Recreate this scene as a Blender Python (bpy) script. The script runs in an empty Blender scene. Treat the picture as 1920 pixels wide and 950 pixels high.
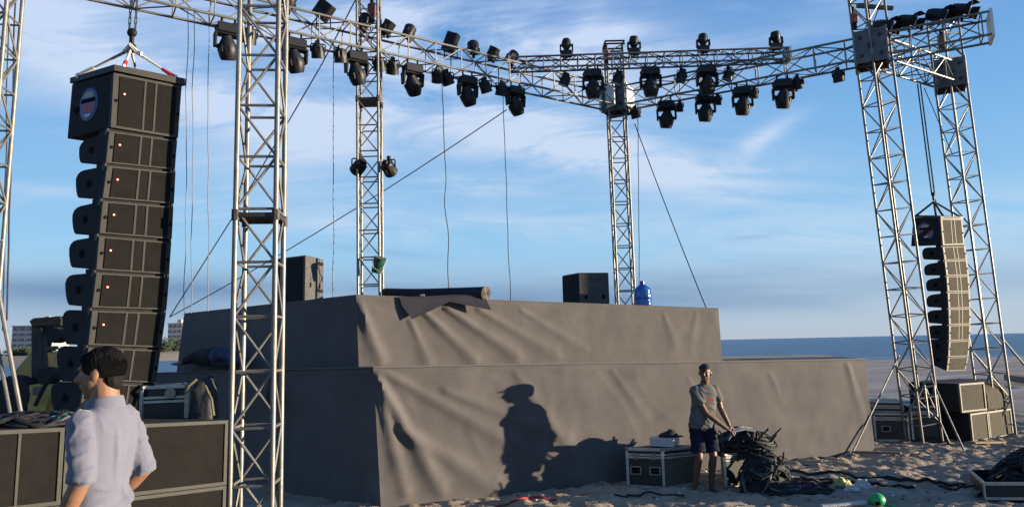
import bpy, bmesh, math, random
from mathutils import Vector, Matrix, noise
R = math.radians
SC = bpy.context.scene
COL = SC.collection

# ---------------------------------------------------------------- camera
CF, CH, CPITCH, CROLL = 1300.0, 1.92, math.atan(170/1300.0), 0.022
cF = Vector((0, math.cos(CPITCH), math.sin(CPITCH)))
cR0 = Vector((1, 0, 0)); cU0 = Vector((0, -math.sin(CPITCH), math.cos(CPITCH)))
cR = math.cos(CROLL)*cR0 - math.sin(CROLL)*cU0
cU = math.sin(CROLL)*cR0 + math.cos(CROLL)*cU0
cC = Vector((0, 0, CH))
cam = bpy.data.cameras.new('camera'); camo = bpy.data.objects.new('camera', cam); COL.objects.link(camo)
cam.sensor_width = 36; cam.lens = CF/1920*36; cam.clip_start = .05; cam.clip_end = 60000
mw = Matrix((( cR.x, cU.x, -cF.x, cC.x), (cR.y, cU.y, -cF.y, cC.y), (cR.z, cU.z, -cF.z, cC.z), (0, 0, 0, 1)))
camo.matrix_world = mw
SC.camera = camo

def ray(x, y): return cF + (x-960)/CF*cR - (y-475)/CF*cU
def aty(x, y, Y):
    d = ray(x, y); return cC + d*(Y/d.y)
def atz(x, y, Z):
    d = ray(x, y); return cC + d*((Z-CH)/d.z)
def pj(P):
    v = Vector(P)-cC; z = v.dot(cF); return (960+CF*v.dot(cR)/z, 475-CF*v.dot(cU)/z)

# ---------------------------------------------------------------- world, sun, exposure
SUN_EL, SUN_DIR = R(5.2), Vector((0.999, -0.048, 0))
SUN_STR, SKY_STR = 5.0, 0.12
SC.view_settings.view_transform = 'Standard'; SC.view_settings.look = 'None'
SC.view_settings.exposure = 1.5; SC.view_settings.gamma = 1; SC.view_settings.use_curve_mapping = False
W = bpy.data.worlds.new('World'); SC.world = W; W.use_nodes = True
def sky_world():
    nt = W.node_tree; N = nt.nodes; L = nt.links; N.clear()
    out = N.new('ShaderNodeOutputWorld'); bg = N.new('ShaderNodeBackground'); bg.inputs[1].default_value = SKY_STR
    L.new(bg.outputs[0], out.inputs[0])
    sk = N.new('ShaderNodeTexSky'); sk.sky_type = 'NISHITA'; sk.sun_disc = False
    sk.sun_elevation = SUN_EL; sk.sun_rotation = math.atan2(SUN_DIR.x, SUN_DIR.y)
    sk.air_density = 1.0; sk.dust_density = 0.3; sk.ozone_density = 2.5; sk.altitude = 0
    geo = N.new('ShaderNodeTexCoord')
    def math_(op, a, b=None, c=None, clamp=False):
        m = N.new('ShaderNodeMath'); m.operation = op; m.use_clamp = clamp
        for i, v in enumerate((a, b, c)):
            if v is None: continue
            if isinstance(v, (int, float)): m.inputs[i].default_value = v
            else: L.new(v, m.inputs[i])
        return m.outputs[0]
    sep = N.new('ShaderNodeSeparateXYZ'); L.new(geo.outputs['Generated'], sep.inputs[0])
    X, Y, Z = sep.outputs
    az = math_('ARCTAN2', X, Y); el = math_('ARCSINE', Z)
    # stretched cloud-plane coordinates
    zz = math_('ADD', math_('MAXIMUM', Z, 0.0), 0.24)
    px = math_('DIVIDE', X, zz); py = math_('DIVIDE', Y, zz)
    cmb = N.new('ShaderNodeCombineXYZ'); L.new(px, cmb.inputs[0]); L.new(py, cmb.inputs[1])
    def noise_(vec, scale, detail, rough, dist, st=(1, 1, 1), rot=0, loc=(0, 0, 0)):
        mp = N.new('ShaderNodeMapping'); L.new(vec, mp.inputs[0]); mp.inputs['Scale'].default_value = st
        mp.inputs['Rotation'].default_value = (0, 0, rot); mp.inputs['Location'].default_value = loc
        n = N.new('ShaderNodeTexNoise'); L.new(mp.outputs[0], n.inputs['Vector'])
        n.inputs['Scale'].default_value = scale; n.inputs['Detail'].default_value = detail
        n.inputs['Roughness'].default_value = rough; n.inputs['Distortion'].default_value = dist
        return n.outputs['Fac']
    big = noise_(cmb.outputs[0], 1.0, 7, .58, .8, (1, .8, 1), .5)
    wisp = noise_(cmb.outputs[0], 2.4, 10, .64, 1.2, (.5, 1.3, 1), -.45, (3, 1, 0))
    # individual cloud banks, by bearing and height in the sky
    banks = [  # px, py, half width (px), half height (px), slope, weight
        (150, 105, 300, 80, .18, 1.0), (420, 190, 260, 50, .20, .75), (640, 235, 150, 60, -.2, .7), (900, 70, 260, 85, .05, 1.3), (690, 110, 230, 70, .1, .8), (1000, 160, 300, 50, .1, .6), (1200, 300, 260, 60, .1, .4), (420, 60, 160, 40, .1, .5),
        (900, 235, 240, 45, .22, .9), (1090, 275, 130, 35, .15, .8), (1290, 330, 170, 38, .12, .85), (1420, 265, 60, 16, -.45, .8), (1130, 40, 70, 40, .2, .6),
        (1260, 90, 170, 22, .12, .6), (900, 350, 130, 22, .0, .6), (1000, 425, 520, 34, .03, .45), (1500, 60, 200, 40, -.1, .25),
        (60, 355, 200, 10, .0, .35), (1720, 450, 330, 60, .0, .5), (640, 420, 160, 30, 0, .3), (60, 40, 200, 50, 0, .5), (600, 20, 260, 40, 0, .5), (480, 330, 200, 40, .1, .3)]
    dark = [(1180, 556, 440, 36, .0, 1.0), (230, 545, 330, 26, .0, 1.1), (640, 540, 260, 26, 0, .7), (900, 588, 600, 22, 0, .5), (1410, 445, 40, 5, 0, .6), (700, 470, 120, 8, .1, .35)]
    def bank_sum(bk):
      tot = None
      for (bx, by, hw, hh, sl, w) in bk:
          d = ray(bx, by).normalized(); a0 = math.atan2(d.x, d.y); e0 = math.asin(d.z)
          sx = hw/CF; sy = hh/CF
          da = math_('SUBTRACT', az, a0); de = math_('SUBTRACT', el, e0)
          de = math_('ADD', de, math_('MULTIPLY', da, sl))
          q = math_('ADD', math_('POWER', math_('ABSOLUTE', math_('DIVIDE', da, sx)), 2.0), math_('POWER', math_('ABSOLUTE', math_('DIVIDE', de, sy)), 2.0))
          g = math_('MULTIPLY', math_('POWER', 2.718, math_('MULTIPLY', q, -0.9)), w)
          tot = g if tot is None else math_('ADD', tot, g)
      return tot
    tot = bank_sum(banks); dtot = bank_sum(dark)
    mix = math_('ADD', math_('MULTIPLY', big, .9), math_('MULTIPLY', wisp, 1.1))       # around 1.0
    dens = math_('MULTIPLY', tot, math_('MULTIPLY_ADD', math_('SUBTRACT', mix, .90), 3.2, .56, clamp=True))
    dens = math_('ADD', dens, math_('MULTIPLY', math_('SUBTRACT', mix, 1.12, clamp=True), .8))
    dens = math_('MINIMUM', math_('MULTIPLY', math_('MULTIPLY', dens, math_('MULTIPLY_ADD', math_('SUBTRACT', wisp, .5), 2.2, .82)), .95, clamp=True), .88)
    def mixc(f, a, b):
        m = N.new('ShaderNodeMix'); m.data_type = 'RGBA'
        if isinstance(f, (int, float)): m.inputs[0].default_value = f
        else: L.new(f, m.inputs[0])
        for i, v in ((6, a), (7, b)):
            if isinstance(v, tuple): m.inputs[i].default_value = v
            else: L.new(v, m.inputs[i])
        return m.outputs[2]
    K = .38/SKY_STR
    def c(r, g, b): return (r*K, g*K, b*K, 1)
    # clear air: Nishita, blended with a paler air layer low down
    ramp = N.new('ShaderNodeValToRGB'); L.new(math_('MULTIPLY', el, 1.6, clamp=True), ramp.inputs[0])
    cr = ramp.color_ramp; cr.elements[0].position = 0; cr.elements[0].color = (.41, .51, .64, 1)
    cr.elements[1].position = 1; cr.elements[1].color = (.07, .19, .50, 1)
    for p, col in ((.10, (.39, .54, .72, 1)), (.22, (.29, .55, .81, 1)), (.45, (.19, .43, .76, 1)), (.7, (.12, .31, .65, 1))):
        e = cr.elements.new(p); e.color = col
    scl = N.new('ShaderNodeVectorMath'); scl.operation = 'SCALE'; L.new(ramp.outputs[0], scl.inputs[0]); scl.inputs['Scale'].default_value = K
    base = mixc(.92, sk.outputs[0], scl.outputs[0])
    # brighter thin veil with distance to the zenith; low stratus bars near the sea
    vec2 = N.new('ShaderNodeCombineXYZ'); L.new(math_('MULTIPLY', az, 1.0), vec2.inputs[0]); L.new(math_('MULTIPLY', el, 7.0), vec2.inputs[1])
    bars = noise_(vec2.outputs[0], 1.5, 5, .5, .3)
    lowm = math_('MULTIPLY', math_('SUBTRACT', 1.0, math_('MULTIPLY', math_('ABSOLUTE', math_('SUBTRACT', el, .055)), 15.0), clamp=True), 1.0)
    barf = math_('MULTIPLY', math_('MULTIPLY_ADD', math_('SUBTRACT', bars, .47), 9.0, .4, clamp=True), math_('MULTIPLY', lowm, .75))
    base = mixc(math_('MULTIPLY', barf, .4), base, c(.27, .39, .55)); darkf = math_('MULTIPLY', dtot, math_('MULTIPLY_ADD', math_('SUBTRACT', bars, .5), 4.0, .75, clamp=True))
    cloudcol = mixc(math_('MULTIPLY', math_('MULTIPLY', el, 1.7), 1.0, clamp=True), c(.60, .70, .82), c(.60, .70, .92))
    fin = mixc(math_('MULTIPLY', darkf, .85, clamp=True), mixc(dens, base, cloudcol), c(.165, .285, .47))
    L.new(fin, bg.inputs[0])
sky_world()
sun = bpy.data.lights.new('sun', 'SUN'); sun.energy = SUN_STR; sun.angle = R(.5); sun.color = (1.0, .84, .62)
suno = bpy.data.objects.new('sun', sun); COL.objects.link(suno)
sd = Vector((SUN_DIR.x*math.cos(SUN_EL), SUN_DIR.y*math.cos(SUN_EL), math.sin(SUN_EL)))
suno.rotation_euler = sd.to_track_quat('Z', 'Y').to_euler(); suno.location = (20, -5, 10)

# ---------------------------------------------------------------- helpers
ALB = .66
def mat(name, col, rough=.8, metal=0, bump=0, bscale=40, var=0, vscale=3, spec=.5, col2=None, emit=None, sheen=0, stretch=None, trans=0):
    if not emit:
        col = tuple(c*ALB for c in col); col2 = tuple(c*ALB for c in col2) if col2 else None
    m = bpy.data.materials.new(name); m.use_nodes = True; nt = m.node_tree; N = nt.nodes; L = nt.links
    b = N['Principled BSDF']; b.inputs['Base Color'].default_value = (*col, 1); b.inputs['Roughness'].default_value = rough
    b.inputs['Metallic'].default_value = metal; b.inputs['Specular IOR Level'].default_value = spec
    if sheen: b.inputs['Sheen Weight'].default_value = sheen
    if trans: b.inputs['Transmission Weight'].default_value = trans
    if emit: b.inputs['Emission Color'].default_value = (*emit[0], 1); b.inputs['Emission Strength'].default_value = emit[1]
    tc = N.new('ShaderNodeTexCoord'); src = tc.outputs['Object']
    if stretch:
        mp = N.new('ShaderNodeMapping'); L.new(src, mp.inputs[0]); mp.inputs['Scale'].default_value = stretch; src = mp.outputs[0]
    if var or col2:
        n = N.new('ShaderNodeTexNoise'); L.new(src, n.inputs['Vector']); n.inputs['Scale'].default_value = vscale; n.inputs['Detail'].default_value = 8; n.inputs['Roughness'].default_value = .65
        rp = N.new('ShaderNodeValToRGB'); L.new(n.outputs['Fac'], rp.inputs[0]); rp.color_ramp.elements[0].position = .32; rp.color_ramp.elements[1].position = .68
        c1 = tuple(max(0, x*(1-var)) for x in col); c2 = col2 if col2 else tuple(min(1, x*(1+var)) for x in col)
        rp.color_ramp.elements[0].color = (*c1, 1); rp.color_ramp.elements[1].color = (*c2, 1)
        L.new(rp.outputs[0], b.inputs['Base Color'])
    if bump:
        n = N.new('ShaderNodeTexNoise'); L.new(src, n.inputs['Vector']); n.inputs['Scale'].default_value = bscale; n.inputs['Detail'].default_value = 5
        bp = N.new('ShaderNodeBump'); L.new(n.outputs['Fac'], bp.inputs['Height']); bp.inputs['Strength'].default_value = bump; bp.inputs['Distance'].default_value = .01
        L.new(bp.outputs[0], b.inputs['Normal'])
    return m

M = dict(
    alu=mat('truss_aluminium', (.25, .24, .22), .45, .45, .2, 30, .25, 6),
    galv=mat('sleeve_steel', (.15, .15, .155), .55, .4, .3, 20, .35, 9),
    plate=mat('end_plate_white', (1.0, .98, .92), .6, 0, 0, 1, .08, 6),
    dark_steel=mat('dark_steel', (.06, .055, .055), .6, .5, .2, 30, .3, 10),
    black=mat('fixture_black', (.010, .010, .012), .6, 0, .2, 60, .2, 12, .2),
    black2=mat('fixture_black_housing', (.012, .012, .015), .5, 0, .1, 40, .2, 8, .3),
    lens=mat('fixture_lens', (.10, .12, .16), .12, 0, spec=.9),
    cab=mat('speaker_cabinet', (.022, .022, .027), .85, 0, .6, 160, .3, 14, .25),
    cab_grey=mat('speaker_cabinet_grey', (.10, .10, .102), .8, 0, .6, 160, .25, 9, .25),  # plain grey, lighter than the other cabinets
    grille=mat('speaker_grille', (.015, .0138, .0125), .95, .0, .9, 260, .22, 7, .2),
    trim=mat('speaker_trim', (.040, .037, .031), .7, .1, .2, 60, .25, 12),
    hole=mat('speaker_handle_hole', (.006, .006, .006), .9, spec=.1),
    led=mat('status_led', (.8, .1, .05), .4, emit=((1, .10, .05), .35)),
    ledc=mat('status_led_core', (1, .8, .7), .4, emit=((1, .6, .5), .6)),
    blue_ring=mat('emblem_blue', (.04, .10, .30), .5), white=mat('emblem_white', (.6, .6, .62), .5), red=mat('emblem_red', (.5, .04, .05), .5),
    cream=mat('emblem_cream', (.42, .40, .30), .5),
    sling=mat('sling_white', (.62, .58, .5), .8, 0, .3, 80), sling_red=mat('sling_red', (.40, .02, .03), .7),
    grille_sunlit=mat('speaker_grille_sunlit', (.062, .053, .033), .85, .1, .8, 240, .2, 8, .3), trim_sunlit=mat('speaker_trim_sunlit', (.15, .13, .09), .65, .1, .2, 60, .2, 12),  # golden sunlight put into the colour of the right-hand speaker fronts
    fabric=mat('stage_felt', (.150, .136, .134), .98, 0, .9, 150, .17, 1.6, .05, sheen=.15),
    felt_dark=mat('carpet_felt', (.055, .055, .068), .98, 0, .8, 140, .15, 6, .05),
    felt_under=mat('carpet_backing', (.22, .19, .16), .95, 0, .5, 90, .2, 9, .05),
    deck=mat('deck_ply', (.10, .085, .075), .9, 0, .3, 30, .3, 5),
    rope=mat('rope_dark', (.035, .035, .04), .9), rope2=mat('wire_grey', (.13, .14, .17), .6, .3),
    skin=mat('skin', (.30, .15, .085), .55, 0, .15, 90, .12, 8), skin_dark=mat('skin_tanned', (.16, .075, .042), .55, 0, .15, 90, .12, 8),
    hair=mat('hair_black', (.008, .007, .007), .75, 0, .2, 120, .3, 20, .15),
    shirt=mat('shirt_lavender', (.180, .184, .245), .9, 0, .25, 220, .04, 10, .15, sheen=.2),
    trousers=mat('trousers_dark', (.02, .02, .03), .9, 0, .3, 160, .2, 10),
    tee=mat('tee_grey', (.15, .15, .145), .95, 0, .35, 200, .15, 10, .1), tee_red=mat('tee_print', (.5, .03, .03), .9),
    shorts=mat('shorts_navy', (.018, .022, .04), .95, 0, .3, 150, .2, 10, .1), cap=mat('cap_black', (.015, .015, .018), .85, 0, .3, 150),
    jeans=mat('jeans', (.06, .09, .17), .95, 0, .4, 150, .3, 9, .1),
    case_black=mat('case_laminate', (.014, .014, .018), .45, 0, .2, 90, .2, 8), case_tan=mat('case_laminate_side', (.10, .09, .065), .6, 0, .2, 90, .15, 8),
    case_edge=mat('case_extrusion', (.60, .585, .54), .4, .6, .2, 40, .15, 9), case_metal=mat('case_fittings', (.30, .30, .30), .35, .8),
    jug=mat('water_jug_blue', (.02, .16, .55), .15, 0, .1, 20, .15, 6, .6), jug_cap=mat('jug_cap_blue', (.015, .03, .30), .4),
    bag=mat('bag_black', (.018, .018, .02), .6, 0, .6, 30, .3, 9), bag2=mat('bag_olive', (.12, .11, .06), .7, 0, .5, 40, .3, 9),
    yellow=mat('machine_yellow', (.65, .42, .11), .55, 0, .2, 30, .25, 5), orange=mat('machine_orange', (.95, .50, .16), .6, 0, .2, 30, .2, 5),
    rubber=mat('rubber', (.015, .015, .016), .8, 0, .5, 40), glass=mat('machine_glass', (.02, .03, .04), .1),
    cable=mat('cable_black', (.008, .008, .010), .75, 0, .2, 60), cable_grey=mat('cable_grey', (.10, .10, .105), .7), cable_teal=mat('cable_teal', (.02, .28, .28), .55),
    bag_white=mat('plastic_white', (.62, .62, .62), .5, 0, .6, 30, .1, 10), bag_yellow=mat('plastic_yellow', (.5, .48, .12), .5, 0, .6, 30, .15, 10),
    green=mat('plastic_green', (.02, .42, .12), .35, 0, .1, 20, .1, 8), green_dark=mat('bucket_green', (.012, .07, .04), .5, 0, .2, 30, .3, 8),
    tarp=mat('tarp_pale_green', (.30, .36, .32), .6, 0, .5, 20, .2, 6), wood=mat('timber', (.24, .18, .11), .85, 0, .6, 30, .35, 6, stretch=(1, 8, 8)),
    bldg=mat('rendered_wall', (.36, .37, .40), .9, 0, .2, 2, .12, .15), bldg2=mat('pale_wall', (.5, .46, .42), .9, 0, .2, 2, .12, .2), win=mat('window_dark', (.10, .12, .15), .3),
    leaf=mat('foliage', (.035, .055, .028), .9, 0, 0, 1, .4, 1.2), bark=mat('bark', (.10, .08, .06), .95, 0, .5, 8, .3, 3),
)

class MB:
    def __init__(s): s.v = []; s.f = []; s.mi = []
    def add(s, vs, fs, m=0):
        o = len(s.v); s.v += [Vector(p) for p in vs]; s.f += [tuple(i+o for i in f) for f in fs]; s.mi += [m]*len(fs)
        return s
    def hexa(s, c, m=0):   # 8 corners: bottom 4 (ccw), top 4
        return s.add(c, [(3, 2, 1, 0), (4, 5, 6, 7), (0, 1, 5, 4), (1, 2, 6, 5), (2, 3, 7, 6), (3, 0, 4, 7)], m)
    def box(s, cx, cy, cz, sx, sy, sz, m=0, mtx=None):
        c = [Vector((cx+a*sx/2, cy+b*sy/2, cz+d*sz/2)) for d in (-1, 1) for (a, b) in ((-1, -1), (1, -1), (1, 1), (-1, 1))]
        if mtx: c = [mtx @ p for p in c]
        return s.hexa(c, m)
    def tube(s, p, q, r, r2=None, n=8, m=0, caps=True):
        p = Vector(p); q = Vector(q); r2 = r if r2 is None else r2
        d = q-p
        if d.length < 1e-6: return s
        z = d.normalized(); x = z.orthogonal().normalized(); y = z.cross(x)
        vs = [p+(x*math.cos(2*math.pi*i/n)+y*math.sin(2*math.pi*i/n))*r for i in range(n)] + [q+(x*math.cos(2*math.pi*i/n)+y*math.sin(2*math.pi*i/n))*r2 for i in range(n)]
        fs = [(i, (i+1) % n, n+(i+1) % n, n+i) for i in range(n)]
        if caps: fs += [tuple(reversed(range(n))), tuple(range(n, 2*n))]
        return s.add(vs, fs, m)
    def path(s, pts, r, n=6, m=0):
        pts = [Vector(p) for p in pts]; rings = []
        x = None
        for i, p in enumerate(pts):
            t = (pts[min(i+1, len(pts)-1)]-pts[max(i-1, 0)]).normalized()
            if x is None: x = t.orthogonal().normalized()
            else:
                x = x - t*x.dot(t)
                x = x.normalized() if x.length > 1e-4 else t.orthogonal().normalized()
            y = t.cross(x); rr = r[i] if isinstance(r, (list, tuple)) else r
            rings.append([p+(x*math.cos(2*math.pi*k/n)+y*math.sin(2*math.pi*k/n))*rr for k in range(n)])
        vs = [v for rg in rings for v in rg]; fs = []
        for i in range(len(pts)-1):
            for k in range(n): fs.append((i*n+k, i*n+(k+1) % n, (i+1)*n+(k+1) % n, (i+1)*n+k))
        fs += [tuple(reversed(range(n))), tuple(range((len(pts)-1)*n, len(pts)*n))]
        return s.add(vs, fs, m)
    def rings(s, rg, m=0, cap=True):   # list of equal-length point loops
        n = len(rg[0]); vs = [v for r_ in rg for v in r_]; fs = []
        for i in range(len(rg)-1):
            for k in range(n): fs.append((i*n+k, i*n+(k+1) % n, (i+1)*n+(k+1) % n, (i+1)*n+k))
        if cap: fs += [tuple(reversed(range(n))), tuple(range((len(rg)-1)*n, len(rg)*n))]
        return s.add(vs, fs, m)
    def lathe(s, prof, o=(0, 0, 0), ax=(0, 0, 1), n=16, m=0):   # prof: (r, h) along axis
        o = Vector(o); z = Vector(ax).normalized(); x = z.orthogonal().normalized(); y = z.cross(x)
        return s.rings([[o+z*h+(x*math.cos(2*math.pi*k/n)+y*math.sin(2*math.pi*k/n))*r for k in range(n)] for r, h in prof], m)
    def ell(s, c, rx, ry, rz, mtx=None, n=16, k=10, m=0):
        rg = []
        for i in range(k+1):
            a = -math.pi/2+math.pi*i/k; a = max(-math.pi/2+.03, min(math.pi/2-.03, a))
            rg.append([Vector((rx*math.cos(a)*math.cos(2*math.pi*j/n), ry*math.cos(a)*math.sin(2*math.pi*j/n), rz*math.sin(a))) for j in range(n)])
        if mtx: rg = [[mtx @ v for v in r_] for r_ in rg]
        c = Vector(c); rg = [[v+c for v in r_] for r_ in rg]
        return s.rings(rg, m)
    def build(s, name, mats, parent=None, origin=None, smooth=False, bevel=0):
        if not isinstance(mats, (list, tuple)): mats = [mats]
        o0 = Vector(origin) if origin is not None else Vector((0, 0, 0))
        base = (parent_world(parent) if parent else Vector((0, 0, 0)))
        me = bpy.data.meshes.new(name); me.from_pydata([tuple(v-base-o0 if parent else v-o0) for v in s.v], [], s.f)
        for m in mats: me.materials.append(m)
        for p, mi in zip(me.polygons, s.mi): p.material_index = mi; p.use_smooth = smooth
        bm = bmesh.new(); bm.from_mesh(me); bmesh.ops.recalc_face_normals(bm, faces=bm.faces)
        if bevel: bmesh.ops.bevel(bm, geom=list(bm.edges), offset=bevel, segments=1, affect='EDGES')
        bm.to_mesh(me); bm.free(); me.update()
        ob = bpy.data.objects.new(name, me); COL.objects.link(ob); ob.location = o0
        if parent: ob.parent = parent
        if smooth:
            try: me.set_sharp_from_angle(angle=R(45))
            except Exception: pass
        return ob
def parent_world(p):
    v = Vector((0, 0, 0))
    while p is not None: v += p.location; p = p.parent
    return v
def thing(name, label, cat, loc=(0, 0, 0), group=None):
    o = bpy.data.objects.new(name, None); COL.objects.link(o); o.empty_display_size = .1; o.location = loc
    return tag(o, label, cat, group)
def tag(o, label=None, cat=None, group=None, kind=None):
    if label: o['label'] = label
    if cat: o['category'] = cat
    if group: o['group'] = group
    if kind: o['kind'] = kind
    return o
def copy_tree(o, parent=None):
    c = o.copy(); COL.objects.link(c); c.parent = parent
    for ch in list(o.children): copy_tree(ch, c)
    return c
ORD = ['first', 'second', 'third', 'fourth', 'fifth', 'sixth', 'seventh', 'eighth', 'ninth', 'tenth', 'eleventh', 'twelfth']
def lerp(a, b, t): return a+(b-a)*t

# ---------------------------------------------------------------- ground, sea
def sm(a, b, x):
    t = max(0, min(1, (x-a)/(b-a))); return t*t*(3-2*t)
def gz(x, y, detail=True):
    h = .25*(1-sm(4.2, 7.2, y))
    h += -.12*sm(16, 30, y)*1.0
    d = math.hypot(x*.6, y)
    h += -2.6*sm(60, 120, y+.0*x)
    if detail and y < 60:
        a = 1-.75*sm(13, 24, y)
        n1 = noise.noise(Vector((x*1.1, y*1.1, 0)))
        n2 = noise.noise(Vector((x*3.1, y*3.6, 4)))
        n3 = noise.noise(Vector((x*8.0, y*9.0, 9)))
        v = noise.voronoi(Vector((x*2.3+n2*.5, y*2.6, 1)))[0][0]
        h += a*(.030*n1 + .042*n2 + .034*n3 + .075*(min(v, .6)-.35))*(1-sm(40, 60, y))
    return h
def axis(lo, hi, step, far, near_lo=None):
    pts = []; x = lo
    while x < hi: pts.append(x); x += step
    s = step; 
    while x < far: pts.append(x); s *= 1.22; x += s
    pts.append(far)
    s = step; x = lo; lowp = []
    f2 = near_lo if near_lo is not None else -far
    while True:
        s *= 1.22; x -= s
        if x < f2: break
        lowp.append(x)
    lowp.append(f2)
    return list(reversed(lowp))+pts
xs = axis(-2.2, 12.2, .042, 9000); ys = axis(7.4, 14.0, .042, 9000, -60)
gv = [(x, y, gz(x, y)) for y in ys for x in xs]; nx = len(xs)
gf = [(j*nx+i, j*nx+i+1, (j+1)*nx+i+1, (j+1)*nx+i) for j in range(len(ys)-1) for i in range(nx-1)]
def sand_mat():
    m = mat('beach_sand', (.44, .345, .25), .95, 0, 1.0, 22, .22, 2.2, .1)
    N = m.node_tree.nodes; L = m.node_tree.links; b = N['Principled BSDF']; src = b.inputs['Base Color'].links[0].from_socket
    tc = N.new('ShaderNodeTexCoord'); sp = N.new('ShaderNodeSeparateXYZ'); L.new(tc.outputs['Object'], sp.inputs[0])
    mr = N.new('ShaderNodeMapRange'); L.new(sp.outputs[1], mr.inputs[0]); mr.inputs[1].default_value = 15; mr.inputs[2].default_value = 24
    mx = N.new('ShaderNodeMix'); mx.data_type = 'RGBA'; L.new(mr.outputs[0], mx.inputs[0]); L.new(src, mx.inputs[6]); mx.inputs[7].default_value = (.40, .335, .275, 1); n2 = N.new('ShaderNodeTexNoise'); n2.inputs['Scale'].default_value = .5; n2.inputs['Detail'].default_value = 9; mp2 = N.new('ShaderNodeMapping'); L.new(tc.outputs['Object'], mp2.inputs[0]); mp2.inputs['Scale'].default_value = (.35, 1, 1); L.new(mp2.outputs[0], n2.inputs['Vector']); r2 = N.new('ShaderNodeValToRGB'); L.new(n2.outputs['Fac'], r2.inputs[0]); r2.color_ramp.elements[0].position = .38; r2.color_ramp.elements[1].position = .62; r2.color_ramp.elements[0].color = (.27, .225, .19, 1); r2.color_ramp.elements[1].color = (.42, .355, .30, 1); L.new(r2.outputs[0], mx.inputs[7])   # dry untrodden sand beyond the site, painted paler to offset the grazing sun
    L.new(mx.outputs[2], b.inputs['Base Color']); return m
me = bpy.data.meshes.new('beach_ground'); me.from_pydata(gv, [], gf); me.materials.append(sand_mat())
for p in me.polygons: p.use_smooth = True
gr = bpy.data.objects.new('beach_ground', me); COL.objects.link(gr); tag(gr, 'trampled beach sand', None, None, 'structure')
def sea_mat():
    m = bpy.data.materials.new('sea_water'); m.use_nodes = True; N = m.node_tree.nodes; L = m.node_tree.links; b = N['Principled BSDF']
    b.inputs['Roughness'].default_value = .35; b.inputs['Base Color'].default_value = (.035, .10, .18, 1); b.inputs['IOR'].default_value = 1.33
    tc = N.new('ShaderNodeTexCoord'); mp = N.new('ShaderNodeMapping'); L.new(tc.outputs['Object'], mp.inputs[0]); mp.inputs['Scale'].default_value = (.05, .25, 1)
    n = N.new('ShaderNodeTexNoise'); L.new(mp.outputs[0], n.inputs['Vector']); n.inputs['Scale'].default_value = 1.2; n.inputs['Detail'].default_value = 10; n.inputs['Roughness'].default_value = .7
    rp = N.new('ShaderNodeValToRGB'); L.new(n.outputs['Fac'], rp.inputs[0]); rp.color_ramp.elements[0].position = .35; rp.color_ramp.elements[1].position = .7
    rp.color_ramp.elements[0].color = (.02, .075, .15, 1); rp.color_ramp.elements[1].color = (.07, .17, .27, 1); L.new(rp.outputs[0], b.inputs['Base Color'])
    bp = N.new('ShaderNodeBump'); L.new(n.outputs['Fac'], bp.inputs['Height']); bp.inputs['Strength'].default_value = 1; bp.inputs['Distance'].default_value = 1.2; L.new(bp.outputs[0], b.inputs['Normal'])
    return m
sv = []; sxs = [-30000, -3000, -400, -100, 0, 100, 400, 3000, 30000]; sys_ = [55, 80, 120, 300, 2000, 30000]
for y in sys_:
    for x in sxs: sv.append((x, y, -.75))
sf = [(j*9+i, j*9+i+1, (j+1)*9+i+1, (j+1)*9+i) for j in range(5) for i in range(8)]
me = bpy.data.meshes.new('sea'); me.from_pydata(sv, [], sf); me.materials.append(sea_mat())
sea = bpy.data.objects.new('sea', me); COL.objects.link(sea); tag(sea, 'calm blue sea behind the beach', None, None, 'structure')
# surf line
sfm = MB(); random.seed(5)
for k in range(3):
    yb = 79+k*5; p = []
    for i in range(80):
        x = -60+i*3.2; p.append((x, yb+1.3*noise.noise(Vector((x*.06, k*7, 0)))*3, 0))
    w = [max(.05, .35+.9*noise.noise(Vector((i*.21, k*3.3, 2)))) for i in range(80)]
    vs = []
    for (x, y, z), ww in zip(p, w): vs += [(x, y-ww, -.735), (x, y+ww, -.735)]
    if k != 1: sfm.add(vs, [(2*i, 2*i+2, 2*i+3, 2*i+1) for i in range(79)])
o = sfm.build('surf', mat('surf_foam', (.6, .63, .66), .8, 0, 0, 1, .2, 1)); tag(o, 'thin line of breaking surf at the water edge', None, None, 'stuff')
# far shore on the left
fs = MB(); rows = []
for j in range(12):
    t = j/11; row = []
    for i in range(40):
        x = -420+i*9.3; yn = 172+max(0, (x+115))*3.0 + 6*noise.noise(Vector((x*.03, 1, 0)))
        y = yn+t*260; z = -1.2+3.2*sm(0, .25, t)+.8*noise.noise(Vector((x*.02, y*.02, 3)))*min(1, 4*t)
        row.append((x, y, z))
    rows += row
fs.add(rows, [(j*40+i, j*40+i+1, (j+1)*40+i+1, (j+1)*40+i) for j in range(11) for i in range(39)])
o = fs.build('terrain', mat('far_sand', (.36, .28, .20), .95, 0, 0, 1, .12, .05), smooth=True); tag(o, 'sunlit sand of the far shore', None, None, 'structure')

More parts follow.
